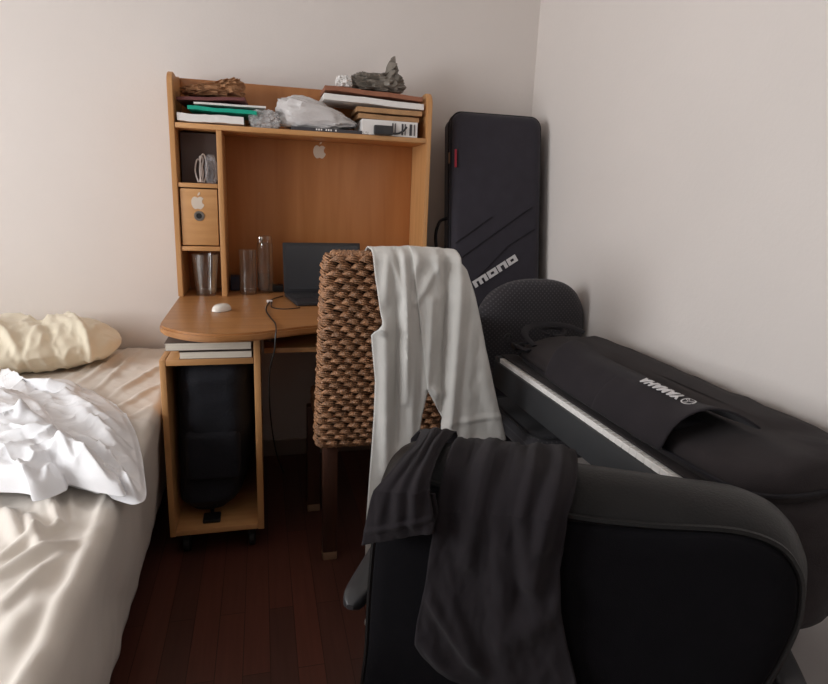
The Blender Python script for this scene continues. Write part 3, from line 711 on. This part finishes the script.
# braided border along top and bottom
for zz, r in ((.976, .010), (.404, .010)):
    for ph in range(3):
        P = []
        for q in range(160):
            p, n, tot = loop_pt(q/160, zz); p = p-n*.006
            a = q/160*2*PI*34+ph*2*PI/3
            P.append(p+n*(.007*math.cos(a))+Vector((0, 0, .007*math.sin(a))))
        tube(bm, P, .0052, n=5, closed=True)
obj('woven_back', bm, 'wicker', wc, ang=80, normals=False)
bm = bmn(); G = []
for i in range(12):
    z = lerp(.398, .972, i/11); G.append([loop_pt(k/40, z)[0]-loop_pt(k/40, z)[1]*.004 for k in range(40)])
solid_loops(bm, G); obj('back_light_block', bm, 'wicker_core', wc)  # dark core added inside the weave to block light
bm = bmn(); box(bm, WX0+.012, WX1-.012, 1.70, 2.03, .408, .458, .012); obj('seat_frame', bm, 'wicker_core', wc)
bm = bmn()
for k in range(6):
    zz = .408+k*.0105
    for ph in range(2):
        P = []; pts = [(WX0+.008, 1.70), (WX0+.008, 2.03), (WX1-.008, 2.03), (WX1-.008, 1.70)]
        per = []
        for (ax, ay), (bx_, by_) in zip(pts, pts[1:]+pts[:1]):
            for q in range(22): per.append((lerp(ax, bx_, q/22), lerp(ay, by_, q/22)))
        for q, (ax, ay) in enumerate(per):
            a = q*1.15+ph*PI+k; P.append(Vector((ax+.005*math.cos(a)*(1 if ax > .3 else -1), ay+.003*math.cos(a), zz+.005*math.sin(a))))
        tube(bm, P, .0048, n=5, closed=True)
for k in range(24):
    y = lerp(1.71, 2.02, k/23); tube(bm, [Vector((lerp(WX0+.01, WX1-.01, q/16), y, .459+.004*math.sin(q*1.7+k*PI))) for q in range(17)], .006, n=5)
obj('woven_seat', bm, 'wicker', wc, ang=80, normals=False)
for x, y, tilt_ in ((.190, 1.690, 0), (.478, 1.690, 0), (.165, 2.0, 0), (.495, 2.0, 0)):
    lg = obj('leg', B(x-.022, x+.022, y-.022, y+.022, .0, .405, .003), 'darkwood', wc)
    obj('leg_tip', B(x-.0225, x+.0225, y-.0225, y+.0225, .0, .03, .003), 'tip', lg, label='paler foot of the leg')

# ------------------------------------------------------------------ linen trousers over the chair back
TY = 1.485
def tp(x, y): q = at_y(x, y, TY); return (q.x, q.z)
Lb = [tp(*p) for p in ((373.5, 261), (375, 280), (378, 305), (381, 322), (370, 334), (371, 348), (374, 380), (373, 410), (371, 440), (368, 480), (365, 520), (364, 560))]
Rb = [tp(*p) for p in ((460, 263), (466, 270), (471, 288), (476, 310), (484, 350), (493, 395), (503, 437))]
Ci = [tp(*p) for p in ((415, 260), (418, 300), (424, 350), (427, 386))]
Li = Ci+[tp(*p) for p in ((421, 412), (416, 445), (412, 490), (408, 560))]
Ri = Ci+[tp(*p) for p in ((441, 416), (434, 446), (431, 460))]
def bz(tab, z): return interp(sorted([(b, a) for a, b in tab]), z)
def tseg(l): return [(*tp(a, b), *tp(c, d), w_, h) for a, b, c, d, w_, h in l]
TF = tseg([(388, 256, 384, 300, .012, .012), (384, 320, 384, 470, .014, .016), (404, 255, 404, 400, .010, .022), (396, 300, 396, 440, .010, -.012), (412, 300, 410, 450, .012, .012),
           (440, 262, 414, 300, .008, .008), (447, 258, 440, 420, .012, -.022), (430, 300, 425, 385, .010, .012), (460, 262, 446, 440, .016, .018), (468, 330, 462, 440, .02, .008),
           (478, 360, 495, 430, .02, .008), (445, 420, 500, 412, .008, .005), (392, 256, 400, 290, .008, .010), (420, 255, 412, 275, .012, .010), (434, 255, 440, 275, .010, .010),
           (376, 325, 384, 330, .010, .018), (440, 395, 430, 385, .010, .010)])
def trouser_pt(x, z, back=False):
    top = .985
    f = ridges(x, z, TF)+.004*nz(x*14, z*3, 2)+.0012*(1-2*abs(nz(x*34, z*20, 8, 2)))
    drop = max(0, top-z)
    y = TY+.005+YOFF-f-.020*sstep(.0, .12, drop)+.03*sstep(.3, .65, drop)*0
    return Vector((x, y, z))
bm = bmn()
def leg_grid(tl, tr, zbot_l, zbot_r, cols):
    G = []
    def edge(tab, z): return bz(tab, min(z, tab[0][1]))
    ztl, ztr = tl[0][1], tr[0][1]
    # rear flap and the turn over the rim
    path = []
    for k in range(7): path.append(('b', lerp(.62, .955, k/6)))
    for k in range(1, 8): path.append(('t', k/8))
    nfront = 90
    for k in range(nfront+1): path.append(('f', k/nfront))
    for kind, q in path:
        row = []
        for c in range(cols+1):
            u = c/cols
            if kind == 'f':
                zt = lerp(ztl, ztr, u); zb = lerp(zbot_l, zbot_r, u); z = lerp(zt, zb, q)
                x = lerp(edge(tl, lerp(ztl, zbot_l, q)), edge(tr, lerp(ztr, zbot_r, q)), u)
                row.append(trouser_pt(x, z))
            else:
                zt = lerp(ztl, ztr, u); x = lerp(tl[0][0], tr[0][0], u)
                f0 = trouser_pt(x, zt); yb = 1.622
                if kind == 't':
                    a = q*PI; yc = (f0.y+yb)/2; hw = (yb-f0.y)/2
                    row.append(Vector((x, yc+hw*math.cos(a), zt+.030*math.sin(a)+.004*nz(x*20, a))))
                else:
                    row.append(Vector((x, yb+.012*(.97-q)/.35*(1+nz(x*9, q*5)), q+(zt-.97)*((q-.62)/.35))))
        G.append(row)
    grid(bm, G)
YOFF = 0.
leg_grid(Lb, Li, Lb[-1][1], Li[-1][1], 26)
YOFF = -.004
Ri = [(x-.007, z) for x, z in Ri[:4]]+Ri[4:]
leg_grid(Ri, Rb, tp(434, 452)[1], Rb[-1][1]-.0, 34)
bmesh.ops.remove_doubles(bm, verts=bm.verts[:], dist=.0012)
tag(obj('linen_trousers', bm, 'linen', None, ang=75, solid=.003), 'pale grey linen trousers hung over the wicker chair back', 'trousers')

# ------------------------------------------------------------------ keyboard gig bag standing in the corner
gx = thing('keyboard_case', 'tall black keyboard case with white lettering leaning upright in the room corner', 'case', (.90, 2.17, 0))
gyaw = math.radians(-1); lean = math.radians(9.2)
GM = Matrix.Translation((.721, 2.065, .0)) @ Matrix.Rotation(gyaw, 4, 'Z') @ Matrix.Rotation(-lean, 4, 'X')
GW, GH, GD = .372, 1.480, .15
GM = GM @ Matrix.Translation((0, 0, .004))
bm = bmn()
def rrect(w_, h, r, n=6, ox=0, oz=0):
    P = []
    for cx, cz, a0 in ((w_-r, h-r, 0), (r, h-r, PI/2), (r, r, PI), (w_-r, r, 1.5*PI)):
        for k in range(n+1): a = a0+k/n*PI/2; P.append((cx+r*math.cos(a)+ox, cz+r*math.sin(a)+oz))
    return P
loops = []
for y, ins in ((-.004, .03), (.0, .016), (.008, .006), (.018, .001), (.03, 0), (GD-.03, 0), (GD-.01, .006), (GD, .02)):
    P = rrect(GW-2*ins, GH-2*ins, .042, 8, ins, ins); loops.append([Vector((x, y+.004*math.sin(z*5)*(1 if y < .02 else 0), z)) for x, z in P])
solid_loops(bm, loops); obj('case_body', at_frame(bm, GM), 'gig', gx)
bm = bmn()
for y in (.028, .058):
    P = [Vector((x, y, z)) for x, z in rrect(GW+.003, GH+.003, .043, 8, -.0015, -.0015)]; tube(bm, P, .0035, n=6, closed=True)
obj('zip_piping', at_frame(bm, GM), 'gig_trim', gx)
def case_px(x, y, d=0):                    # photo point -> case-local x, z on its front face
    n = (GM.to_3x3() @ Vector((0, -1, 0))); p = GM @ Vector((0, -.004-d, 0)); q = GM.inverted() @ on_plane(x, y, p, n); return q.x, q.z
bm = bmn()
for a, b in (((443, 243), (492, 217)), ((446, 262), (532, 207)), ((508, 246), (535, 229)), ((450, 302), (508, 246))):
    p = case_px(*a); q = case_px(*b); p = (max(.008, p[0]), p[1]); q = (min(GW-.008, q[0]), q[1])
    tube(bm, [Vector((lerp(p[0], q[0], k/6), -.0045, lerp(p[1], q[1], k/6))) for k in range(7)], .0016, n=6)
obj('panel_seams', at_frame(bm, GM), 'gig_trim', gx)
# lettering m o n o
bm = bmn(); p0 = case_px(475.5, 288); p1 = case_px(518, 260.5)
ang = math.atan2(p1[1]-p0[1], p1[0]-p0[0]); wid = math.hypot(p1[0]-p0[0], p1[1]-p0[1])
unit = wid/16.4
def letter(segs, ox):
    for x0, x1, z0, z1 in segs:
        f = lambda u, v, w_: Vector((p0[0]+(u*math.cos(ang)-v*math.sin(ang))*unit, -.0046-w_, p0[1]+(u*math.sin(ang)+v*math.cos(ang))*unit))
        sk = 0.0; z0 *= .72; z1 *= .72
        prism(bm, [(ox+x0+sk*z0, z0), (ox+x1+sk*z0, z0), (ox+x1+sk*z1, z1), (ox+x0+sk*z1, z1)], f, 0, .002)
letter([(0, 5.0, 2.1, 3.1), (0, 1.1, 0, 2.1), (1.95, 3.05, 0, 2.1), (3.9, 5.0, 0, 2.1)], 0)
o_ = [(0, 3.4, 2.1, 3.1), (0, 3.4, 0, 1.0), (0, 1.1, 1.0, 2.1), (2.3, 3.4, 1.0, 2.1)]
letter(o_, 5.4); letter([(0, 3.4, 2.1, 3.1), (0, 1.1, 0, 2.1), (2.3, 3.4, 0, 2.1)], 9.2); letter(o_, 13.0)
obj('lettering', at_frame(bm, GM), 'logo', gx, False, label='white mono lettering')
# red tag and zip pull on the left side
q = case_px(452, 158); bm = bmn(); box(bm, .004, .012, -.007, -.001, q[1]-.034, q[1]+.034, .001); obj('side_tag', at_frame(bm, GM), 'red', gx, label='red woven tag')
bm = bmn(); box(bm, -.006, -.001, .035, .05, q[1]-.01, q[1]+.032, .001); obj('zip_pull', at_frame(bm, GM), 'tip', gx, label='pale zip pull')
zh = case_px(440, 232)[1]
bm = bmn(); tube(bm, smooth_path([(-.002, .085, zh-.10), (-.04, .085, zh-.06), (-.046, .085, zh-.0), (-.03, .085, zh+.05), (-.002, .085, zh+.065)], 6), .012, n=10, flat=.5); obj('carry_handle', at_frame(bm, GM), 'gig_trim', gx)

# ------------------------------------------------------------------ upholstered office chair behind the piano
def office_base(root, c, h, r=.27, rot=0, m='blackplastic'):
    bm = bmn(); lathe(bm, [(.026, .09), (.026, h*.7), (.018, h*.7+.002), (.018, h)], (c[0], c[1], 0), 20); obj('gas_lift', bm, m, root)
    bm = bmn()
    lathe(bm, [(.04, .065), (.045, .07), (.045, .115), (.03, .12)], (c[0], c[1], 0), 24); obj('base_hub', bm, m, root)
    for k in range(5):
        a = rot+k*2*PI/5; d = Vector((math.cos(a), math.sin(a), 0)); cc = Vector((c[0], c[1], 0))
        lg = obj('base_leg', T([cc+d*.04+Vector((0, 0, .092)), cc+d*(r*.6)+Vector((0, 0, .085)), cc+d*r+Vector((0, 0, .07))], [.019, .016, .013], n=10), m, root)
        bm = bmn(); n = Vector((-d.y, d.x, 0)); e = cc+d*r
        for s in (-1, 1):
            t = bmn(); lathe(t, [(.02, -.007), (.024, -.004), (.024, .004), (.02, .007)], n=18)
            merge(bm, t, Matrix.Translation(e+n*(.012*s)+Vector((0, 0, .0245))) @ Matrix.Rotation(math.atan2(n.y, n.x), 4, 'Z') @ Matrix.Rotation(PI/2, 4, 'Y'))
        tube(bm, [e+Vector((0, 0, .02)), e+Vector((0, 0, .072))], .006, n=8)
        obj('caster', bm, m, lg)
pcx, pcy = .928, 1.905
och = thing('office_chair', 'charcoal dotted fabric office chair with rounded back behind the piano', 'chair', (.925, 1.66, 0))
bm = bmn(); loops = []
def back_outline(w_, zb, zt, n=56, ex=2.5):
    P = []; cz = (zb+zt)/2; hh = (zt-zb)/2
    for k in range(n):
        a = 2*PI*k/n; c_, s_ = math.cos(a), math.sin(a)
        P.append((w_*math.copysign(abs(c_)**(2/ex), c_)*(1-.06*max(0, -s_)), cz+hh*math.copysign(abs(s_)**(2/ex), s_)))
    return P
for y, ins in ((.045, .05), (.036, .022), (.02, .006), (0, 0), (-.016, .006), (-.03, .02), (-.038, .045), (-.041, .10)):
    P = back_outline(.209-ins, .50+ins, .872-ins); loops.append([Vector((pcx+x, pcy+y+.5*x*x-.02, z)) for x, z in P])
solid_loops(bm, loops); obj('backrest', bm, 'chairfabric', och, ang=60)
bm = bmn(); box(bm, .93-.19, .93+.19, 1.44, 1.84, .39, .465, .03, 4); obj('seat', bm, 'chairfabric', och)
bm = bmn(); tube(bm, [Vector((.93+x, y, .462)) for x, y in rrect(.36, .38, .05, 5, -.18, 0) for y in [y+1.45]], .004, n=6, closed=True); obj('seat_piping', bm, 'greyplastic', och)
obj('back_bar', T(smooth_path([(.93, 1.70, .375), (.93, 1.90, .38), (.93, 1.955, .44), (.93, 1.942, .62)], 5), .016, n=8, flat=.5), 'blackplastic', och)
bm = bmn(); box(bm, .86, 1.0, 1.58, 1.74, .362, .389, .004); obj('seat_plate', bm, 'blackplastic', och)
office_base(och, (.93, 1.66), .362, .185, .3)

# ------------------------------------------------------------------ digital piano on a stand, with soft bag on top
pn = thing('digital_piano', 'black digital piano with white keys along the right wall, mostly covered by bag', 'piano', (.93, 1.1, 0))
PY0, PY1 = .76, 1.725
bm = bmn(); box(bm, .735, 1.115, PY0, PY1, .535, .618, .006); obj('casing', bm, 'pianobody', pn)
obj('key_slip', B(.722, .7345, PY0, PY1, .545, .6275, .003), 'pianobody', pn)
bm = bmn(); box(bm, .885, 1.115, PY0, PY1, .6185, .640, .004); obj('control_panel', bm, 'pianobody', pn)
for y0, y1 in ((PY0, PY0+.03), (PY1-.03, PY1)): obj('end_cheek', B(.726, .884, y0, y1, .6185, .643, .003), 'pianobody', pn)
nk = 36; ky0, ky1 = PY0+.031, PY1-.031; kp = (ky1-ky0)/nk
k0 = obj('white_key', B(.730, .884, ky0+.0004, ky0+kp-.0004, .6225, .6415, .0012, 1), 'ivory', pn)
for k in range(1, nk):
    c = k0.copy(); COL.objects.link(c); c.parent = pn; c.location = k0.location+Vector((0, kp*k, 0))
# x-shaped stand
for dx in (.0, .06):
    s = 1 if dx == 0 else -1
    P = [Vector((.96+dx, 1.08-s*.27, .036)), Vector((.96+dx, 1.08+s*.24, .52))]
    obj('stand_bar', T(P, .017, n=4), 'blackplastic', pn)
for y in (.83, 1.35): obj('stand_foot', T([Vector((.78, y, .018)), Vector((1.11, y, .018))], .018, n=8), 'blackplastic', pn)
for y in (.84, 1.32): obj('stand_rail', T([Vector((.77, y, .522)), Vector((1.1, y, .522))], .012, n=8), 'blackplastic', pn)

ZB = .6435
def smooth_hang(q):
    P = [(.80, ZB+.020), (.735, ZB+.018), (.70, ZB-.01), (.68, ZB-.06), (.672, ZB-.12), (.668, ZB-.19)]
    f = q*(len(P)-1); i = min(int(f), len(P)-2); t = f-i; return lerp(P[i][0], P[i+1][0], t), lerp(P[i][1], P[i+1][1], t)
bag = thing('keyboard_bag', 'black soft keyboard bag with white lettering lying on the piano', 'bag', (.92, 1.2, ZB))
# body: plan outline lofted with soft shoulders
plan = smooth_path([Vector((x, y, 0)) for x, y in [(.772, 1.60), (.80, 1.655), (.90, 1.672), (1.02, 1.672), (1.065, 1.64), (1.068, 1.3), (1.066, .9), (1.055, .78), (1.0, .735), (.90, .715), (.82, .72), (.775, .76), (.762, .9), (.760, 1.3)]], 8, True)
cen = Vector((.915, 1.19, 0)); loops = []
def bag_h(x, y):
    return .004*nz(x*8, y*5, 3)+.004*nz(x*20, y*14, 7)
for ins, z in ((.02, 0), (.004, .004), (-.003, .018), (-.001, .045), (.006, .064), (.018, .073), (.05, .077), (.12, .078), (.25, .078)):
    row = []
    for p in plan:
        d = (cen-p); d2 = Vector((math.copysign(min(abs(d.x), .16), d.x), math.copysign(min(abs(d.y), .30), d.y), 0)).normalized()
        L = ins if ins < .12 else ins*.5
        # inset mainly toward the long axis
        q = Vector((p.x+(cen.x-p.x)*min(.96, L/.155*.9), p.y+(cen.y-p.y)*min(.9, L/.40*.55), 0))
        zz = ZB+z*(1-.30*sstep(.90, .76, q.x)*(1 if z > .03 else 0))
        row.append(Vector((q.x, q.y, zz+(bag_h(q.x, q.y) if z > .05 else 0))))
    loops.append(row)
solid_loops(bm := bmn(), loops); obj('bag_body', bm, 'bagcloth', bag, ang=60)
bm = bmn(); tube(bm, [Vector((p.x+(p.x-cen.x)*.03, p.y+(p.y-cen.y)*.006, ZB+.022)) for p in plan], .004, n=6, closed=True); obj('bag_zip', bm, 'gig_trim', bag)
# slack end of the bag hanging down past the near end of the piano
bm = bmn(); G = []
for i in range(31):
    q = i/30; row = []
    for k in range(25):
        x = lerp(.80, 1.06, k/24)
        pth = smooth_hang(q)
        row.append(Vector((x+.006*nz(q*3, x*7), pth[0]+.012*math.sin(x*30+q*4)*q+.004*nz(x*9, q*6), pth[1])))
    G.append(row)
grid(bm, G); obj('hanging_end', bm, 'bagcloth', bag, ang=70, solid=.006)
# lower flange lying over the keys
bm = bmn(); box(bm, .740, .79, .80, 1.71, ZB+.0004, ZB+.006, .002); obj('flange', bm, 'bagcloth', bag)
# big front pocket flap with open ends
bm = bmn(); G = []
for i in range(41):
    y = lerp(.865, 1.40, i/40); e = 1-min(1, min(i, 40-i)/9); row = []
    for (x, z) in ((.885, .0835), (.868, .092), (.845, .104), (.815, .110), (.785, .104), (.760, .084), (.742, .052), (.736, .02)):
        lift = .016*e*e*max(0, math.sin(PI*(x-.70)/.22)); row.append(Vector((x-.006*e*(1 if x < .78 else 0)+.003*nz(y*9, x*9), y+(.02*(x-.8)/.1 if i > 20 else .05*(.8-x)/.1), ZB+z+lift+.003*nz(y*7, x*12, 5))))
    G.append(row)
grid(bm, G); pk = obj('pocket_flap', bm, 'flapcloth', bag, ang=70, solid=.006, sub=1)
# inner filling seen at the flap's open ends
bm = bmn(); box(bm, .775, .855, .93, 1.34, ZB+.045, ZB+.075, .012, 3); obj('pocket_padding', bm, 'gig_trim', bag)
# lettering on the flap
fc = bpy.data.curves.new('flap_lettering', 'FONT'); fc.body = 'YAMAHA'; fc.size = .034; fc.extrude = .0008; fc.offset = .0012; fc.space_character = 1.02
fo = bpy.data.objects.new('tmp_text', fc); COL.objects.link(fo); dg = bpy.context.evaluated_depsgraph_get()
tm = bpy.data.meshes.new_from_object(fo.evaluated_get(dg)); bpy.data.objects.remove(fo)
xs = [v.co.x for v in tm.vertices]; wt = max(xs)-min(xs)
bm = bmn(); bm.from_mesh(tm); bpy.data.meshes.remove(tm)
sc_ = .132/wt
for v in bm.verts: v.co = Vector(((v.co.x-min(xs))*sc_+.034, v.co.y*.95, v.co.z))
def ring(bm, cx, cy, r0, r1, n=32):
    for k in range(n):
        a, b = 2*PI*k/n, 2*PI*(k+1)/n
        vs = [bm.verts.new((cx+r*math.cos(t), cy+r*math.sin(t), .0008)) for r, t in ((r0, a), (r1, a), (r1, b), (r0, b))]; bm.faces.new(vs)
ring(bm, .013, .0125, .0115, .0145)
for k in range(3):
    a = PI/2+k*2*PI/3; d = Vector((math.cos(a), math.sin(a), 0)); n = Vector((-d.y, d.x, 0)); c = Vector((.013, .0125, .0008))
    for s in (-1, 1):
        vs = [bm.verts.new(c+d*r+n*w_) for r, w_ in ((.001, s*.0006), (.0115, s*.0016), (.0115, s*.0034), (.001, s*.0016))]; bm.faces.new(vs)
# text runs along +Y with its top towards the room
TMX = Matrix(((0, -1, 0, .818), (1, 0, 0, .918), (0, 0, 1, 0), (0, 0, 0, 1)))
bm.transform(TMX)
for v in bm.verts: v.co.z = v.co.z+ZB+interp([(.785, .104), (.815, .110), (.845, .104)], v.co.x)+.006
obj('lettering', bm, 'logo', pk, False, normals=False, label='white brand lettering and round emblem')
# strap with buckles at the far end
bm = bmn(); tube(bm, smooth_path([(.80, 1.60, ZB+.06), (.79, 1.655, ZB+.085), (.83, 1.70, ZB+.10), (.90, 1.705, ZB+.105), (.96, 1.69, ZB+.10), (1.0, 1.66, ZB+.085)], 6), .012, n=8, flat=.3)
tube(bm, smooth_path([(.775, 1.58, ZB+.05), (.765, 1.63, ZB+.05), (.785, 1.68, ZB+.05), (.81, 1.66, ZB+.06)], 6), .013, n=8, flat=.4)
tube(bm, smooth_path([(.88, 1.66, ZB+.08), (.87, 1.70, ZB+.085), (.91, 1.715, ZB+.09), (.94, 1.69, ZB+.088), (.92, 1.655, ZB+.08)], 5, True), .008, n=8, flat=.5)
obj('shoulder_strap', bm, 'gig_trim', bag)
bm = bmn(); box(bm, .755, .795, 1.64, 1.675, ZB+.035, ZB+.055, .004); obj('strap_buckle', bm, 'blackplastic', bag)
bm = bmn(); tube(bm, [Vector((.755+.011*math.cos(a), 1.70, ZB+.065+.011*math.sin(a))) for a in [2*PI*k/20 for k in range(20)]], .003, n=6, closed=True); obj('strap_ring', bm, 'blackplastic', bag)

# ------------------------------------------------------------------ black armchair in the foreground
def crown(s): return .008*((s-.25)/.3)**2
A = Vector((.195, .80, 0)); RV = Vector((.874, -.486, 0)); FV = Vector((.486, .874, 0))
def L(s, d, z): p = A+RV*s+FV*d; return Vector((p.x, p.y, z))
LMX = Matrix(((RV.x, FV.x, 0, A.x), (RV.y, FV.y, 0, A.y), (0, 0, 1, 0), (0, 0, 0, 1)))
sc0 = L(.25, .34, 0)
ac = thing('desk_chair', 'black leather swivel armchair seen from behind in the foreground', 'chair', sc0)
out2 = smooth_path([Vector((a, 0, b)) for a, b in [(-.064, .25), (-.0635, .39), (-.062, .51), (-.055, .62), (-.042, .69), (-.016, .725), (.03, .737), (.15, .739), (.256, .738), (.349, .737), (.431, .735), (.497, .729), (.544, .709), (.571, .675), (.582, .64), (.585, .584), (.569, .495), (.544, .428), (.50, .34), (.42, .265), (.2, .235), (.0, .232)]], 5, True)
cs, cz = .25, .52; bm = bmn(); loops = []
def inset(p, k): 
    k *= (1-.45*sstep(.38, .58, p.x))*(1-.6*sstep(.06, -.07, p.x))
    dx, dz = p.x-cs, p.z-cz; l = math.hypot(dx, dz); return p.x-dx/l*k, p.z-dz/l*k
for d, ins in ((.000, .075), (.000, .055), (.004, .040), (.018, .022), (.040, .007), (.068, .0), (.095, .004), (.118, .018), (.134, .042), (.142, .08), (.144, .15)):
    row = []
    for p in out2:
        s, z = inset(p, ins); row.append(L(s, d+crown(s), z))
    loops.append(row)
solid_loops(bm, loops); obj('backrest', bm, 'leather', ac, ang=60)
bm = bmn(); loops = []
for d, ins in ((.002, .052), (-.006, .056), (-.010, .066), (-.011, .12), (-.011, .2)):
    row = []
    for p in out2:
        s, z = inset(p, ins); row.append(L(s, d+crown(s), z))
    loops.append(row)
solid_loops(bm, loops); obj('back_panel', bm, 'backfabric', ac, ang=60, label='matt black fabric back panel')
bm = bmn(); P = []
for p in out2:
    s, z = inset(p, .045); P.append(L(s, -.001+crown(s), z))
tube(bm, P, .005, n=6, closed=True); obj('back_piping', bm, 'leather', ac)
bm = bmn(); box(bm, .0, .5, .15, .60, .30, .375, .03, 4, LMX); obj('seat', bm, 'leather', ac)
bm = bmn(); box(bm, .14, .36, .26, .5, .27, .2995, .006, 2, LMX); obj('seat_plate', bm, 'blackplastic', ac)
obj('back_bar', T(smooth_path([L(.25, .30, .262), L(.25, .12, .26), L(.25, .06, .29), L(.25, .06, .40)], 5), .028, n=8, flat=.5), 'blackplastic', ac)
for s in (-.104, .615):
    arm = obj('armrest', T(smooth_path([L(s, .12, .50), L(s, .15, .505), L(s, .25, .507), L(s, .36, .503), L(s, .40, .495)], 5), [.012]+[.03]*19+[.014], n=12, flat=.45), 'greyplastic', ac) if False else None
    bm = bmn(); G = []
    for i in range(25):
        q = i/24; d = lerp(.075, .33, q); e = math.sqrt(max(0, 1-(2*q-1)**8)); w_ = .024*max(.25, e); h = .017*max(.3, e)
        G.append([L(s+w_*math.copysign(abs(math.cos(a))**.6, math.cos(a)), d, .405+h*math.copysign(abs(math.sin(a))**.6, math.sin(a))-.012*(q-.3)**2) for a in [2*PI*k/20 for k in range(20)]])
    solid_loops(bm, G); arm = obj('armrest', bm, 'greyplastic', ac)
    ip = s+(.08 if s < 0 else -.08)
    obj('armrest_post', T(smooth_path([L(s, .2, .39), L(s, .21, .34), L(s*.98+.004, .25, .29), L(ip, .30, .282), L(.25+(ip-.25)*.5, .34, .282)], 5), .014, n=8), 'blackplastic', arm)
bm = bmn(); t = bmn(); bmesh.ops.create_uvsphere(t, u_segments=12, v_segments=8, radius=.009); merge(bm, t, Matrix.Translation(L(-.064, .066, .39))); obj('bolt', bm, 'metal', ac)
office_base(ac, (sc0.x, sc0.y), .268, .28, .0)

# ------------------------------------------------------------------ T-shirt over the armchair back
NB = -RV.cross(Vector((0, 0, 1)))
def sp(x, y, d=-.03):
    p = on_plane(x, y, L(0, d, .7), (FV.x, FV.y, 0)); return ((p-A).dot(RV), p.z)

BL = [sp(*p) for p in ((436, 513), (434, 530), (430, 550), (424, 590), (416, 625), (415, 645), (424, 660), (440, 672), (480, 692))]
BR = [sp(*p) for p in ((568, 514), (566, 530), (560, 570), (561, 610), (568, 650), (578, 690))]
def bseg(l): return [(*sp(a, b), *sp(c, d), w_, h) for a, b, c, d, w_, h in l]
SF = bseg([(484, 455, 470, 560, .016, .016), (520, 458, 528, 580, .014, .016), (548, 470, 535, 600, .012, .014), (500, 470, 505, 684, .018, .010), (560, 472, 545, 540, .010, .012), (470, 448, 430, 540, .014, .010),
           (450, 600, 480, 670, .012, .012), (432, 600, 470, 660, .010, .012), (510, 640, 560, 600, .02, .012), (440, 445, 446, 520, .010, -.008), (530, 462, 560, 480, .012, .012), (420, 640, 450, 672, .012, .010)])
RIMZ = .749
def shirt_grid(bm, tl, tr, dof, cols, seg, nfront=70, amp=1., over=True, seed=0, slant=(.004, -.010)):
    G = []; zl0, zr0 = tl[0][1], tr[0][1]; zl1, zr1 = tl[-1][1], tr[-1][1]
    path = ([('b', lerp(.52, .66, k/6)) for k in range(6)]+[('t', k/9) for k in range(0, 10)] if over else [])+[('f', k/nfront) for k in range(nfront+1)]
    for kind, q in path:
        row = []
        for c in range(cols+1):
            u = c/cols
            zt = lerp(zl0, zr0, u); x0 = lerp(tl[0][0], tr[0][0], u)
            f0 = dof(zt)-(ridges(x0, zt, seg)+.006*nz(x0*14, zt*5, seed)+.003*nz(x0*40, zt*12, seed))*.8*amp
            if kind == 'f':
                ql = lerp(zl0, zl1, q); qr = lerp(zr0, zr1, q); z = lerp(ql, qr, u); s = lerp(bz(tl, ql), bz(tr, qr), u)
                k = sstep(0, .05, zt-z)
                d = dof(z)-(ridges(s, z, seg)+.006*nz(s*14, z*5, seed)+.003*nz(s*40, z*12, seed))*(.8+.2*k)*amp
                row.append(L(s, d+crown(s), z))
            else:
                a = q*PI/2+PI/2 if kind == 't' else 0
                # elliptical path over the roll: from (d=.155) up over the crown to the front
                if kind == 't':
                    th = q*PI; bump = max(-.002, min(.012, .7*ridges(x0, zt, seg)))+.006*nz(x0*25, th, seed)+.005*nz(x0*55, th, seed)*math.sin(th)
                    z = zt+(RIMZ+bump-zt)*math.sin(th)**.9
                    dd = lerp(.154, f0, .5-.5*math.cos(th))
                    x0 += lerp(slant[0], -slant[1], u)*math.sin(th)
                    row.append(L(x0, dd+crown(x0), z))
                else:
                    row.append(L(x0+.01*nz(q*9, x0*9, seed), .158+crown(x0)+.004*nz(x0*12, q*9, seed), q))
        G.append(row)
    grid(bm, G)
bm = bmn()
shirt_grid(bm, BL, BR, lambda z: -.030, 64, SF, 80)
SL = [sp(*p, -.05) for p in ((373, 492), (371, 497), (370, 501), (365, 525), (361, 546))]
SR = [sp(*p, -.05) for p in ((430, 490), (430, 495), (432, 505), (435, 524), (433, 533))]
def sseg(l): return [(*sp(a, b, -.05), *sp(c, d, -.05), w_, h) for a, b, c, d, w_, h in l]
TS = sseg([(420, 445, 414, 525, .008, .012), (404, 445, 396, 530, .010, .009), (388, 460, 378, 535, .010, .006), (428, 442, 424, 480, .008, .008), (363, 533, 434, 517, .004, .004)])
shirt_grid(bm, SL, SR, lambda z: -.052, 30, TS, 44, seed=4, slant=(.034, .004))
# underside of the sleeve opening
SLb = [(s+.006, z+.006) for s, z in SL[2:]]; SRb = [(s+.002, z+.014) for s, z in SR[2:]]
shirt_grid(bm, SLb, SRb, lambda z: -.042, 20, [], 20, over=False, seed=6)
tag(obj('tee_shirt', bm, 'jersey', None, ang=75, solid=.0025), 'charcoal short sleeved tee shirt thrown over the black armchair back', 'shirt')
